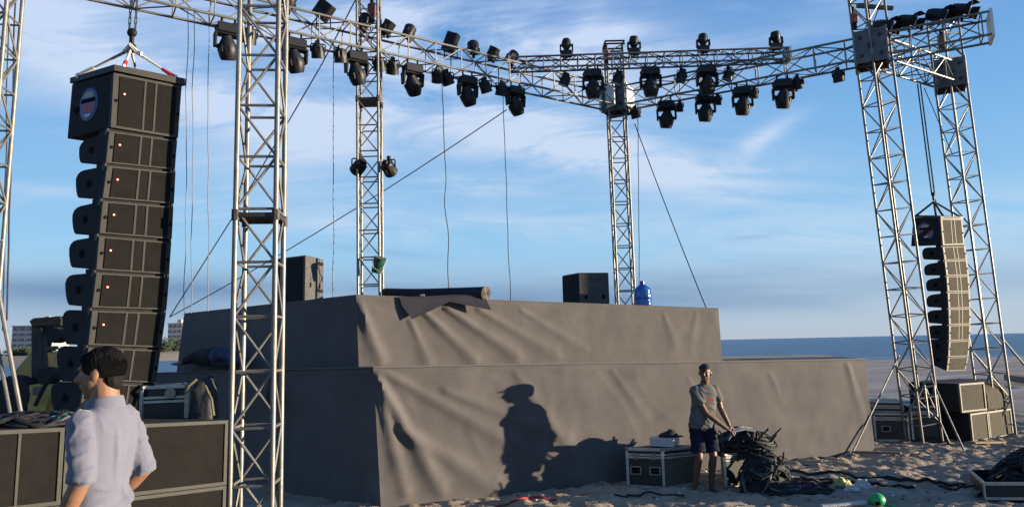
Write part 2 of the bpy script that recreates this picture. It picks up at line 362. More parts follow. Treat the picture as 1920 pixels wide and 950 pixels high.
# ---------------------------------------------------------------- far buildings and trees
def building(px0, px1, pyt, Y, floors, bays, label, m, roofbox=None, d=14):
    a = aty(px0, 662, Y); b = aty(px1, 662, Y); t = aty((px0+px1)/2, pyt, Y); z0 = .2; x0, x1, z1 = a.x, b.x, t.z
    root = thing('apartment_building', label, 'building', ((x0+x1)/2, Y, z0), 'buildings on the far shore')
    MB().box((x0+x1)/2, Y+d/2, (z0+z1)/2, x1-x0, d, z1-z0).build('wall', m, root)
    rf = MB().box((x0+x1)/2, Y+d/2, z1+.25, x1-x0+.6, d+.6, .5).build('roof', M['bldg2'], root)
    if roofbox: MB().box(x0+(x1-x0)*roofbox[0], Y+d/2, z1+.5+roofbox[1]/2, (x1-x0)*.28, 5, roofbox[1]).build('stair_tower', M['bldg2'], rf)
    wdt = (x1-x0)/bays; hgt = (z1-z0)/floors
    for i in range(bays):
        for j in range(floors):
            w = MB().box(x0+(i+.5)*wdt, Y-.02, z0+(j+.55)*hgt, wdt*.45, .12, hgt*.45).build('window', M['win'], root)
building(20, 62, 612, 300, 6, 3, 'grey rendered apartment block with rooftop stair tower behind the left speakers', M['bldg'], (.7, 3.2))
building(62, 92, 604, 322, 7, 3, 'taller pale apartment block beside the grey one behind the loader', M['bldg'], (.3, 2.5))
building(313, 340, 607, 380, 6, 3, 'pale hotel block glimpsed between the hanging speakers and the stage', M['bldg2'], (.5, 2))
def tree(px, Y, h, w, label, seed, palm=False):
    random.seed(seed); b = aty(px, 662, Y); b.z = .2
    root = thing('tree', label, 'tree', b, 'trees on the far shore')
    MB().path([b, b+Vector((.2, 0, h*.3)), b+Vector((0, .1, h*.6))], [.35, .25, .12], 6).build('trunk', M['bark'], root)
    mb = MB()
    cl = [(random.gauss(0, w*.28), random.gauss(0, w*.25), h*random.uniform(.35, .95)) for _ in range(16)]
    for (cx, cy, cz) in cl:
        for _ in range(55):
            v = Vector((random.gauss(0, 1), random.gauss(0, 1), random.gauss(0, .8)))
            c = b+Vector((cx, cy, cz))+v*w*.11
            u = Vector((random.gauss(0, 1), random.gauss(0, 1), random.gauss(0, 1))).normalized()*w*.055; t = u.orthogonal().normalized()*w*.04
            mb.add([c-u, c+t, c+u, c-t], [(0, 1, 2, 3)])
    mb.build('crown', M['leaf'], root)
tree(322, 250, 6.0, 7, 'rounded dark tree below the hotel by the stage', 3)
tree(304, 240, 5.0, 6, 'low dark tree against the right edge of the hanging speakers', 4)
tree(338, 262, 5.0, 6, 'low dark tree touching the stage cloth', 8)
tree(28, 262, 3.5, 6, 'low dark tree left of the grey block', 5)
tree(50, 270, 4, 7, 'broad low tree in front of the grey block', 6)
tree(84, 262, 3.5, 7, 'low bushy tree in front of the taller block', 7)

# ---------------------------------------------------------------- stage
def fold_sum(u, v, folds):
    h = 0
    for (u0, v0, u1, v1, w, a) in folds:
        dx, dy = u1-u0, v1-v0; L2 = dx*dx+dy*dy
        t = max(0, min(1, ((u-u0)*dx+(v-v0)*dy)/L2)); ex, ey = u-(u0+dx*t), v-(v0+dy*t)
        dd = math.hypot(ex, ey); ww = w*(.5+.9*t)
        side = (dx*ey-dy*ex)/math.sqrt(L2)
        h += a*math.exp(-(dd/ww)**2)*(1-t*.35)*(1 if t < .999 else math.exp(-(dd/ww)**2))
        h *= 1
    return h
def cloth_face(mb, TL, TR, BL, BR, nu, nv, folds, amp=.018, seed=0, edge_round=.03, out=None, diag=.6):
    n = (TR-TL).cross(BL-TL).normalized()
    if out is not None and n.dot(out) < 0: n = -n
    Lu = (TR-TL).length; Lv = (BL-TL).length; vs = []
    for j in range(nv+1):
        v = j/nv
        for i in range(nu+1):
            u = i/nu
            p = lerp(lerp(TL, TR, u), lerp(BL, BR, u), v)
            U, V = u*Lu, v*Lv
            s1 = noise.noise(Vector((U*.9-V*diag, V*.55+U*.25, seed)))
            s2 = noise.noise(Vector((U*2.3-V*diag*1.6, V*1.1, seed+5)))
            s3 = noise.noise(Vector((U*5+V*1.5, V*4, seed+9)))
            ridge = (1-abs(noise.noise(Vector((U*1.3-V*diag*1.2, V*.8+U*.3, seed+17))))*2.2)
            h = amp*(1.2*s1+.55*s2+.22*s3)+amp*.55*max(0, ridge)**3*(1.3-min(1, u*1.6)) + fold_sum(U, V, folds)
            fade = min(1, u*Lu/.10, (1-u)*Lu/.10)*min(1, .15+v*Lv/.12)
            p = p+n*(h*fade)
            if j == 0: p = p - n*edge_round*.6
            if j == nv: p = p + n*(.02*noise.noise(Vector((U*3, 0, seed+2)))) + Vector((0, 0, -.02))
            vs.append(p)
    w = nu+1
    return mb.add(vs, [(j*w+i, j*w+i+1, (j+1)*w+i+1, (j+1)*w+i) for j in range(nv) for i in range(nu)])

def platform(name, label, C0, C1, C2, folds, seed, skirt_bot, top_pts):
    pass
# lower tier corners (ground): left-front corner A, right-front B, left-rear Cc
A0 = atz(715, 955, 0.0); B0 = atz(1641, 846, 0.0)
A1 = aty(700, 690, A0.y); B1 = aty(1622, 674, B0.y)
E1 = aty(292, 700, 12.2); E0 = Vector((E1.x, E1.y, -.02))
back = Vector((-.40, .916, 0))
F1 = B1+Vector((.9, 3.8, .0)); F0 = Vector((F1.x, F1.y, -.02)); F1.z = B1.z
G1 = E1+Vector((3.2, 4.3, 0)); G1.z = 1.55
t1 = thing('lower_stage_platform', 'long lower stage tier wrapped in grey felt standing on the sand', 'stage platform', ((A0+B0)/2).to_tuple())
mb = MB(); out = Vector((.4, -.9, 0))
folds1 = [(0.0, 0.05, .75, 1.5, .09, .075), (.02, .1, .30, 1.5, .07, .05), (.05, .0, 1.9, 1.1, .08, .04), (.3, .75, 1.5, 1.55, .11, .05), (.9, .3, 2.6, 1.0, .09, .03), (1.9, .1, 2.7, 1.3, .10, .018),
          (3.4, .1, 3.9, .8, .07, .014), (4.7, .25, 5.0, .8, .05, .014), (4.9, .9, 5.2, 1.2, .06, .012), (6.3, .2, 6.5, .7, .06, .012), (8.0, .05, 8.25, 1.1, .09, .025)]
A0b = A0+Vector((0, 0, -.05)); B0b = B0+Vector((0, 0, -.05))
cloth_face(mb, A1, B1, A0b, B0b, 210, 44, folds1, .016, 1, out=out)
cloth_face(mb, E1, A1, E0, A0b, 60, 20, [(4.0, .1, 3.6, 1.2, .12, .05), (2, .1, 2.3, 1.3, .15, .04)], .02, 2, out=Vector((-.5, -.85, 0)))
cloth_face(mb, B1, F1, B0b, F0, 30, 20, [], .02, 3, out=Vector((1, 0, 0)))
o = mb.build('skirt', M['fabric'], t1, smooth=True)
top = MB(); Ct = (A1+B1+E1+F1+G1)/5
inn = [p+Vector((0, 0, .012)) for p in (A1, B1, F1, G1, E1)]
low = [p+Vector((0, 0, -.08)) for p in inn]
top.add(inn+low, [(0, 1, 2, 3, 4), (9, 8, 7, 6, 5)]+[(i, (i+1) % 5, 5+(i+1) % 5, 5+i) for i in range(5)])
top.build('deck_covering', M['fabric'], t1)
seam = MB(); seam.path([A1+Vector((0, -.012, .01)), lerp(A1, B1, .3)+Vector((0, -.012, .018)), lerp(A1, B1, .62)+Vector((0, -.012, .006)), B1+Vector((0, -.01, .01))], .012, 6)
seam.path([E1+Vector((0, -.012, .01)), lerp(E1, A1, .5)+Vector((0, -.012, .014)), A1+Vector((0, -.012, .01))], .012, 6)
seam.build('hem', mat('felt_hem', (.15, .135, .14), .9), t1)
# upper tier
YA, YB, YE = 9.45, 12.25, 11.8
a1 = aty(668, 553, YA); b1 = aty(1347, 578, YB); e1 = aty(345, 588, YE)
a0 = aty(673, 688, YA); b0 = aty(1354, 676, YB); e0 = aty(331, 696, YE)
for p in (a0, b0, e0): p.z -= .03
f1 = b1+Vector((.1, 2.6, 0)); f0 = Vector((f1.x, f1.y, b0.z)); g1 = Vector((e1.x+2.6, e1.y+3.6, (e1.z+f1.z)/2)); g0 = Vector((g1.x, g1.y, e0.z))
t2 = thing('upper_stage_platform', 'raised upper stage tier wrapped in grey felt on top of the lower tier', 'stage platform', ((a0+b0)/2).to_tuple())
mb = MB()
folds2 = [(.02, .1, .30, .9, .08, .05), (.95, .2, 1.7, .9, .08, .045), (1.3, .15, 2.4, .85, .08, .045), (.75, .35, 1.0, .95, .07, .03), (1.8, .15, 3.1, .85, .08, .030), (2.5, .15, 3.6, .75, .07, .020),
          (5.2, .15, 5.4, .7, .07, .014), (5.9, .1, 5.7, .8, .08, .012)]
cloth_face(mb, a1, b1, a0, b0, 190, 34, folds2, .014, 11, out=out)
cloth_face(mb, e1, a1, e0, a0, 50, 14, [(1.2, .1, 1.5, .8, .1, .02)], .012, 12, out=Vector((-.5, -.85, 0)))
cloth_face(mb, b1, f1, b0, f0, 24, 14, [(.3, 0, .4, .9, .1, .04)], .02, 13, out=Vector((1, 0, 0)))
mb.build('skirt', M['fabric'], t2, smooth=True)
top = MB(); inn = [p+Vector((0, 0, .008)) for p in (a1, b1, f1, g1, e1)]; low = [p+Vector((0, 0, -.07)) for p in inn]
top.add(inn+low, [(0, 1, 2, 3, 4), (9, 8, 7, 6, 5)]+[(i, (i+1) % 5, 5+(i+1) % 5, 5+i) for i in range(5)])
top.build('deck_covering', M['fabric'], t2)
DZ = a1.z
def deck2z(x, y):   # height of upper deck at x, y  (plane through a1, b1, e1)
    n = (b1-a1).cross(e1-a1); return a1.z-(n.x*(x-a1.x)+n.y*(y-a1.y))/n.z+.01

# ---------------------------------------------------------------- truss builders
def frame_of(P0, P1, yaw):
    z = (P1-P0).normalized()
    ref = Vector((math.cos(yaw), math.sin(yaw), 0)) if abs(z.z) > .6 else Vector((0, 0, 1))
    if abs(z.z) > .6: x = (ref-z*ref.dot(z)).normalized()
    else: x = (ref-z*ref.dot(z)).normalized()
    return x, z.cross(x).normalized(), z
def truss(name, label, P0, P1, s, pitch, yaw=0, rc=.025, rb=.014, cat='truss', group=None, phase=0.0, par=0, plates=(), endplates=(), start=None):
    P0 = Vector(P0); P1 = Vector(P1); x, y, z = frame_of(P0, P1, yaw); L = (P1-P0).length
    root = thing(name, label, cat, P0, group)
    cs = [(x*a+y*b)*s/2 for a, b in ((-1, -1), (1, -1), (1, 1), (-1, 1))]
    for c in cs: MB().tube(P0+c, P1+c, rc, n=10).build('chord', M['alu'], root, smooth=True)
    mb = MB(); k = 0; h = phase
    lv = []
    while h < L-.02: lv.append(h); h += pitch
    for k, h in enumerate(lv):
        for i in range(4): 
            mb.tube(P0+z*h+cs[i], P0+z*h+cs[(i+1) % 4], rb, n=6, caps=False)
        if k+1 < len(lv) or h+pitch <= L+.3:
            h2 = min(h+pitch, L)
            for i in range(4):
                a, b = (i, (i+1) % 4) if (i+k+par) % 2 == 0 else ((i+1) % 4, i)
                mb.tube(P0+z*h+cs[a], P0+z*h2+cs[b], rb, n=6, caps=False)
    mb.build('bracing', M['alu'], root, smooth=True)
    for h in plates:
        q = MB(); c8 = [P0+z*(h-.02)+c*1.12 for c in cs]+[P0+z*(h+.02)+c*1.12 for c in cs]; q.hexa(c8)
        for c in cs: q.tube(P0+z*(h-.05)+c, P0+z*(h+.05)+c, rc*1.5, n=8)
        q.build('joint_plate', M['dark_steel'], root)
    for h in endplates:
        q = MB(); q.hexa([P0+z*(h-.02)+c*1.2 for c in cs]+[P0+z*(h+.02)+c*1.2 for c in cs]); q.build('end_plate', M['plate'], root)
    return root
def sleeve(label, P, ax, ay, s, h):    # corner block gripping a tower
    P = Vector(P); root = thing('sleeve_block', label, 'truss corner block', P, 'corner sleeve blocks on the towers')
    x = Vector((math.cos(ax), math.sin(ax), 0)); y = Vector((-x.y, x.x, 0)); z = Vector((0, 0, 1)); t = .02
    def panel(n, u):
        mb = MB(); c = P+n*(s/2)
        c4 = [c+u*a*(s/2-.012)+z*b*h/2 for a, b in ((-1, -1), (1, -1), (1, 1), (-1, 1))]
        mb.hexa([p-n*t for p in c4]+c4)
        for dz in (-.28, .28):
            for du in (-.3, .3): mb.tube(c+u*du*s+z*dz*h-n*.01, c+u*du*s+z*dz*h+n*.018, .035, n=10, m=1)
        mb.tube(c-n*.01, c+n*.016, .055, n=12, m=1)
        mb.build('side_plate', [M['galv'], M['dark_steel']], root)
    for n, u in ((x, y), (-x, y), (y, x), (-y, x)): panel(n, u)
    for a in (-1, 1):
        for b in (-1, 1): MB().tube(P+x*a*s/2+y*b*s/2-z*h/2*1.06, P+x*a*s/2+y*b*s/2+z*h/2*1.06, .022, n=8).build('corner_tube', M['alu'], root)
    return root
def tower(label, bx, by, tx, ty, Y, s, pitch, z0, z1, yawdeg, par, phase=0, plates=(), Yt=None):
    b = aty(bx, by, Y); t = aty(tx, ty, Yt if Yt else Y); d = (t-b)
    P0 = b+d*((z0-b.z)/d.z); P1 = b+d*((z1-b.z)/d.z)
    r = truss('truss_tower', label, P0, P1, s, pitch, R(yawdeg), rc=.025 if Y < 8 else .021, rb=.0135 if Y < 8 else .0115, cat='truss tower', group='lattice towers of the stage roof', par=par, phase=phase, plates=plates)
    q = MB(); x, y, z = frame_of(P0, P1, R(yawdeg)); 
    cc = [(x*a+y*c)*s*.75 for a, c in ((-1, -1), (1, -1), (1, 1), (-1, 1))]
    q.hexa([P0+c-z*.005 for c in cc]+[P0+c+z*.03 for c in cc]); q.build('base_plate', M['dark_steel'], r)
    return r, P0, P1
ZT = 7.05
PT3 = atz(1157, 187, ZT); PL = atz(529, 44, ZT); PE = atz(1857, 51, ZT)
ldir = (PL-PT3).normalized(); 
def online(P, Q, px):
    lo, hi = -1.0, 3.0
    f = lambda t: pj(lerp(P, Q, t))[0]-px
    s0 = f(0) ; a, b = 0.0, 1.0
    for _ in range(60):      # secant
        fa, fb = f(a), f(b)
        if abs(fb-fa) < 1e-9: break
        c = b-fb*(b-a)/(fb-fa); a, b = b, c
        if abs(b-a) < 1e-7: break
    return b
tL = online(PT3, PL, 6); PT0 = lerp(PT3, PL, tL)
T5xy = lerp(PT3, PE, online(PT3, PE, 1632))

T5x = lerp(PT3, PE, online(PT3, PE, 1633))
T1r, T1b, T1t = tower('nearest lattice tower, in front of the stage beside the left subwoofers', 479, 950, 495, 0, 6.5, .36, .4975, .02, 7.5, 7+0, 0, phase=.2125, plates=(3.14,))
T2p = lerp(PT3, PL, online(PT3, PL, 694))
T2r, T2b, T2t = tower('lattice tower rising behind the upper stage tier left of the carpet roll', 695, 550, 692, 80, T2p.y, .345, .44, 2.56, 8.1, 2, 1, phase=.36, plates=(3.45,))
T3r, T3b, T3t = tower('lattice tower with an open cap at the back corner beside the blue water jug', 1173, 570, 1153, 150, PT3.y, .35, .46, deck2z(PT3.x, PT3.y), 8.22, 0, 0, phase=.1)
T5r, T5b, T5t = tower('lattice tower right of the stage with a tube sticking out near its top', 1733, 830, 1636, 90, 12.75, .40, .48, .03, 8.7, 12, 1, phase=.35, Yt=T5x.y)
PT6 = atz(1781, 143, ZT)
T6r, T6b, T6t = tower('rightmost lattice tower standing behind the golden lit subwoofers', 1868, 780, 1781, 143, 13.6, .38, .48, .0, 8.2, 10, 0, phase=.2, Yt=PT6.y)
T0b = Vector((PT0.x-.05, PT0.y, 0))
T0r = truss('truss_tower', 'lattice tower cut off by the edge beyond the cable pile and the loader', T0b, Vector((PT0.x, PT0.y, 7.6)), .36, .48, R(10), rc=.026, rb=.0135, cat='truss tower', group='lattice towers of the stage roof')
PLext = PT0+ldir*.3
dL = (PLext-PT3).normalized(); dR = (PE-PT3).normalized()
LR = truss('truss_beam', 'long lighting truss running from the back corner tower to the far left tower', PT3+dL*.26, PLext, .40, .52, rc=.021, rb=.011, cat='truss', group='roof trusses', endplates=(.02,))
RR = truss('truss_beam', 'lighting truss from the back corner past the right tower to a white end plate', PT3+dR*.26, PE, .40, .52, rc=.021, rb=.011, cat='truss', group='roof trusses', endplates=(.02, (PE-PT3).length-.26), par=1)
d56 = (PT6-T5x).normalized()
SR = truss('truss_beam', 'short sunlit truss joining the two right towers and holding the small speaker column', T5x+d56*.27, PT6-d56*.27, .40, .46, rc=.021, rb=.011, cat='truss', group='roof trusses')
CXa = online(PT3, PL, 958); CXb = online(PT3, PE, 1475)
ca = lerp(PT3, PL, CXa); cb = lerp(PT3, PE, CXb)
ca = aty(955, 122, ca.y); cb = aty(1478, 104, cb.y)
XR = truss('truss_beam', 'slim cross truss lying over the back corner with moving heads on and under it', ca, cb, .22, .33, rc=.019, rb=.010, cat='truss', group='roof trusses', endplates=(0.0, (cb-ca).length))
ar = math.atan2(dR.y, dR.x); al = math.atan2(dL.y, dL.x)
sleeve('grey steel sleeve block on the back corner tower where both long trusses meet', PT3, ar, al, .5, .62)
sleeve('speckled steel sleeve block on the right end tower', T5x, ar, al, .52, .6)
sleeve('sleeve block on the rightmost tower behind the cantilever', PT6, ar, al, .5, .56)
# truss above the left speaker column, from the front left tower outwards (out of the picture)
AT = Vector((-3.72, 6.28, 7.2))
truss('truss_beam', 'truss over the left speaker column carrying its hoist', T1t+Vector((-.05, 0, -.3)), Vector((-5.2, 6.0, 7.2)), .36, .5, rc=.021, rb=.011, cat='truss')

# stays and outriggers
def bar(name, label, cat, a, b, r, m, group=None, n=8):
    o = MB().tube(a, b, r, n=n).build(name, m, origin=((Vector(a)+Vector(b))/2)); tag(o, label, cat, group); return o
G = 'bracing tubes of the towers'
bar('brace_tube', 'brace tube from the right tower down across the right edge of the stage cloth', 'brace', aty(1686, 665, 12.5), atz(1596, 853, 0.0), .013, M['galv'], G)
bar('brace_tube', 'longer of the two brace tubes leaning right from the foot of the right tower', 'brace', aty(1742, 700, 12.5), atz(1808, 845, 0), .016, M['galv'], G)
bar('brace_tube', 'shorter of the two brace tubes leaning right from the foot of the right tower', 'brace', aty(1736, 728, 12.6), aty(1781, 832, 12.5), .014, M['galv'], G)
bar('brace_tube', 'brace tube from the rightmost tower down past the frame edge', 'brace', aty(1877, 632, 13.5), atz(2010, 790, 0), .020, M['galv'], G)
bar('brace_tube', 'brace tube of the far left tower ending behind the cable pile', 'brace', aty(-8, 520, PT0.y-.2), aty(44, 800, PT0.y-.3), .024, M['alu'], G)
bar('brace_tube', 'second shorter brace tube at the foot of the far left tower', 'brace', aty(-6, 640, PT0.y-.2), aty(22, 790, PT0.y-.4), .020, M['alu'], G)
lf = thing('ladder_frame', 'short welded ladder frame leaning at the foot of the right tower', 'frame', aty(1745, 780, 12.1))
MB().tube(aty(1733, 722, 12.1), aty(1741, 782, 12.1), .02).build('upright', M['alu'], lf); MB().tube(aty(1751, 722, 12.1), aty(1757, 780, 12.1), .02).build('upright', M['alu'], lf)
MB().tube(aty(1733, 725, 12.1), aty(1751, 723, 12.1), .02).build('rung', M['alu'], lf); MB().tube(aty(1741, 780, 12.1), aty(1757, 778, 12.1), .02).build('rung', M['alu'], lf)

# ---------------------------------------------------------------- lighting fixtures
def make_mover():
    r = thing('moving_head_light', 'black moving head light', 'stage light', (0, 0, 0))
    mb = MB().box(0, 0, -.13, .34, .24, .15).box(0, 0, -.045, .26, .16, .03); mb.tube((-.1, 0, -.03), (-.1, 0, .08), .018).tube((.1, 0, -.03), (.1, 0, .08), .018)
    for s in (-1, 1): mb.path([(s*.17, -.06, -.10), (s*.195, 0, -.13), (s*.17, .06, -.16)], .012)
    mb.build('base', M['black2'], r, bevel=.012)
    y = MB()
    for s in (-1, 1):
        y.hexa([Vector((s*.188+a*.020, b*w, z)) for z, w in ((-.44, .055), (-.205, .085)) for a, b in ((-1, -1), (1, -1), (1, 1), (-1, 1))])
    y.box(0, 0, -.215, .40, .17, .035); y.build('yoke', M['black'], r, bevel=.01)
    h = MB(); h.lathe([(.03, .17), (.07, .165), (.09, .11), (.118, .06), (.145, -.01), (.150, -.07), (.140, -.14), (.118, -.20), (.112, -.215)], n=16)
    for s in (-1, 1): h.tube((s*.10, 0, 0), (s*.175, 0, 0), .035)
    for a in range(0, 360, 45): h.box(.145*math.cos(R(a)), .145*math.sin(R(a)), -.04, .02, .02, .1)
    hd = h.build('head', M['black2'], r, origin=(0, 0, -.40), smooth=True); 
    for v in hd.data.vertices: v.co -= Vector((0, 0, .40))
    l = MB().lathe([(.095, -.214), (.09, -.221), (.03, -.225)], n=14).build('lens', M['lens'], r); l.parent = hd
    return r
def make_par():
    r = thing('par_light', 'black par can', 'stage light', (0, 0, 0))
    b = MB().path([(-.115, 0, -.15), (-.115, 0, -.04), (-.10, 0, -.02), (.10, 0, -.02), (.115, 0, -.04), (.115, 0, -.15)], .011)
    b.box(0, 0, .01, .05, .04, .07); b.build('bracket', M['black'], r)
    h = MB(); h.lathe([(.04, .13), (.075, .115), (.095, .06), (.105, -.02), (.11, -.09), (.112, -.10)], n=14)
    for k in range(10): h.box(.1*math.cos(k*.628), .1*math.sin(k*.628), .03, .012, .012, .1)
    h.box(0, 0, .15, .07, .05, .05)
    hd = h.build('can', M['black2'], r, origin=(0, 0, -.15), smooth=True)
    for v in hd.data.vertices: v.co -= Vector((0, 0, .15))
    l = MB().lathe([(.10, -.095), (.095, -.105), (.03, -.107)], n=14).build('lens', M['lens'], r); l.parent = hd
    return r
MV, PR = make_mover(), make_par(); used = {'m': 0, 'p': 0}
def put(kind, P, yaw, tilt, label, group, scale=1, up=False, roll=0):
    src = MV if kind == 'm' else PR
    o = src if used[kind] == 0 else copy_tree(src); used[kind] += 1
    o.location = P; o.rotation_euler = (math.pi if up else 0, roll, yaw); o.scale = (scale,)*3
    o['label'] = label; o['group'] = group
    for c in o.children:
        if c.name.startswith(('head', 'can')): c.rotation_euler = (tilt[0], tilt[1], 0)
    return o
random.seed(11)
lyaw = math.atan2(-dL.y, -dL.x); ryaw = math.atan2(dR.y, dR.x); xyaw = math.atan2((cb-ca).y, (cb-ca).x)
def hang(kind, P, Q, px, dz, yaw, tilt, label, group, scale=1, up=False, off=0, roll=0):
    p = lerp(P, Q, online(P, Q, px)); n = Vector((math.sin(yaw), -math.cos(yaw), 0))
    return put(kind, p+Vector((0, 0, dz))+n*off, yaw, tilt, label, group, scale, up, roll)
gm = 'moving heads hung under the long left truss'; 
lm = [(426, .55, .0), (550, .45, .15), (664, .5, .25), (768, .75, .35), (870, .35, .3), (959, .35, .35)]
desc = ['nearest the left end, left of the front tower', 'half hidden by the front left tower', 'in front of the second tower', 'tilted most, first one right of the second tower', 'second one right of the second tower', 'last one before the cross truss meets the long truss']
for (px, tx, ty), d in zip(lm, desc):
    hang('m', PT3, PL, px, -.24, lyaw, (tx*.6, -ty-.15), 'moving head under the left truss, '+d, gm, .94, off=.12)
lp = [(466, 'seen through the front tower, by the leftmost moving head'), (527, 'just right of the middle of the front tower'), (597, 'first of the pair between front tower and second tower'), (629, 'second of the pair between front tower and second tower'),
      (712, 'right beside the second tower'), (737, 'just left of the most tilted moving head'), (811, 'first of the pair below the slanting black box'), (838, 'second of the pair below the slanting black box'),
      (906, 'just right of the second last moving head'), (932, 'touching the last moving head')]
for px, d in lp:
    hang('p', PT3, PL, px, -.26, lyaw+random.uniform(-.5, .5), (random.uniform(.2, .6), random.uniform(-.4, .1)), 'par can under the left truss, '+d, 'par cans under the long left truss', 1.0, off=.15)
lt = [(540, 'beside the front tower'), (684, 'with a pale lens, at the second tower'), (727, 'just right of the second tower'), (767, 'halfway from second tower to slanting box'), (888, 'first one right of the slanting black box'), (925, 'between two others near the cross truss'), (960, 'at the left end of the cross truss')]
for px, d in lt:
    hang('p', PT3, PL, px, .22, lyaw+random.uniform(-.8, .8), (random.uniform(-.5, .6), random.uniform(-.7, .2)), 'par can on top of the left truss, '+d, 'par cans on top of the long left truss', 1.0, up=True)
rm = [(1247, 'nearest the back corner tower'), (1319, 'second from the back corner tower'), (1388, 'third from the back corner tower'), (1463, 'nearest the right tower')]
for px, d in rm:
    hang('m', PT3, PE, px, -.24, ryaw+.3, (.25, .12), 'black moving head under the right truss, '+d, 'moving heads under the right truss', .96, off=.1)
    hang('p', PT3, PE, px+19, -.22, ryaw, (.3, .2), 'par can behind the moving head under the right truss, '+d, 'par cans under the right truss', .8, off=-.25)
for px, d in ((1190, 'close to the back corner block'), (1493, 'right of the last moving head'), (1569, 'alone, nearest the right tower')):
    hang('p', PT3, PE, px, -.24, ryaw+.4, (.3, -.2), 'small black par can under the right truss, '+d, 'par cans under the right truss', .95)
xm = [(1110, 'left of the back corner tower'), (1217, 'right of the back corner tower'), (1322, 'nearest the right end')]
for px, d in xm: hang('m', ca, cb, px, -.14, xyaw, (.15, 0), 'black moving head under the slim cross truss, '+d, 'moving heads under the cross truss', .98, off=.05)
xt = [(1063, 'first, far left of the back corner tower'), (1190, 'second, just right of the back corner tower'), (1320, 'third, above a hanging moving head'), (1457, 'fourth, at the right end and leaning')]
for px, d in xt: hang('m', ca, cb, px, .10, xyaw, (.3*random.uniform(-1, 1), .2*(px > 1400)), 'small moving head standing on the cross truss, '+d, 'small moving heads on the cross truss', .62, up=True)
for px, d in ((1058, 'leftmost'), (1157, 'in front of the back corner tower'), (1276, 'between the second and third moving heads'), (1364, 'rightmost')):
    hang('p', ca, cb, px, -.22, xyaw+.5, (.3, .3), 'small par can hanging below the cross truss, '+d, 'par cans under the cross truss', .92)
for px, py, Y, d in ((673, 296, T2p.y-.1, 'left'), (729, 298, T2p.y-.1, 'right')):
    put('p', aty(px, py, Y), .6 if d == 'left' else -.4, (1.1, .3), 'par can clamped halfway up the second tower on its %s side' % d, 'par cans on the second tower', 1.05)
for k, (px, d) in enumerate(((1662, 'first right of the sleeve block'), (1706, 'second from the sleeve block'), (1762, 'third, above the rightmost tower'), (1806, 'last, highest and nearest the white end plate'))):
    p = lerp(PT3, PE, online(PT3, PE, px)); root = thing('fresnel_light', 'black floodlight on the cantilever truss, '+d, 'stage light', p+Vector((0, 0, .32)), 'floodlights on the cantilever truss')
    mt = Vector((-.45, .62, .35)).to_track_quat('Z', 'Y').to_matrix().to_4x4() @ Matrix.Scale(.8, 4); q = p+Vector((0, 0, .40)); T = Matrix.Translation(q) @ mt
    MB().rings([[T @ Vector((r*math.cos(a*.3927), r*math.sin(a*.3927), h)) for a in range(16)] for r, h in ((.06, .22), (.12, .2), (.14, .1), (.14, -.12), (.15, -.14))]).build('housing', M['black2'], root, smooth=True)
    MB().rings([[T @ Vector((r*math.cos(a*.3927), r*math.sin(a*.3927), h)) for a in range(16)] for r, h in ((.13, -.142), (.11, -.15), (.03, -.16))]).build('lens', mat('frosted_lens', (.55, .5, .36), .35), root)
    for s in (0, 1, 2, 3):
        c, sn = math.cos(s*math.pi/2), math.sin(s*math.pi/2); rot = Matrix.Rotation(s*math.pi/2, 4, 'Z')
        MB().hexa([T @ rot @ Vector(v) for v in ((-.11, .14, -.14), (.11, .14, -.14), (.11, .145, -.14), (-.11, .145, -.14), (-.14, .20, -.28), (.14, .20, -.28), (.14, .205, -.28), (-.14, .205, -.28))]).build('barn_door', M['black'], root)
    MB().path([q+Vector((-.16, .05, .0)), q+Vector((-.16, .05, -.16)), q+Vector((.16, -.05, -.16)), q+Vector((.16, -.05, 0))], .012).tube(p+Vector((0, 0, .2)), q-Vector((0, 0, .15)), .02).build('yoke', M['black'], root)
def strobe(px, py, Yoff, rot, w, h, label):
    p = lerp(PT3, PL, online(PT3, PL, px)); q = aty(px, py, p.y+Yoff)
    root = thing('blinder_light', label, 'stage light', q, 'square box lights on the left truss')
    T = Matrix.Translation(q) @ Matrix.Rotation(R(-20), 4, 'Z') @ Matrix.Rotation(R(rot), 4, 'Y')
    MB().box(0, 0, 0, w, .14, h, mtx=T).build('housing', M['black2'], root, bevel=.012)
    MB().box(0, -.074, 0, w*.86, .01, h*.42, mtx=T @ Matrix.Translation((0, 0, h*.2))).build('panel', M['black'], root)
    MB().tube(T @ Vector((-w/2-.02, 0, 0)), T @ Vector((w/2+.02, 0, 0)), .018).path([T @ Vector((-w/2-.02, 0, 0)), q+Vector((-.12, 0, -.32)), q+Vector((.12, 0, -.32)), T @ Vector((w/2+.02, 0, 0))], .012).build('bracket', M['black'], root)
    return root
strobe(607, 20, 0, 42, .30, .30, 'square black box light standing on its corner above the left truss')
strobe(845, 80, 0, 24, .23, .36, 'slanting rectangular black box light on the left truss')

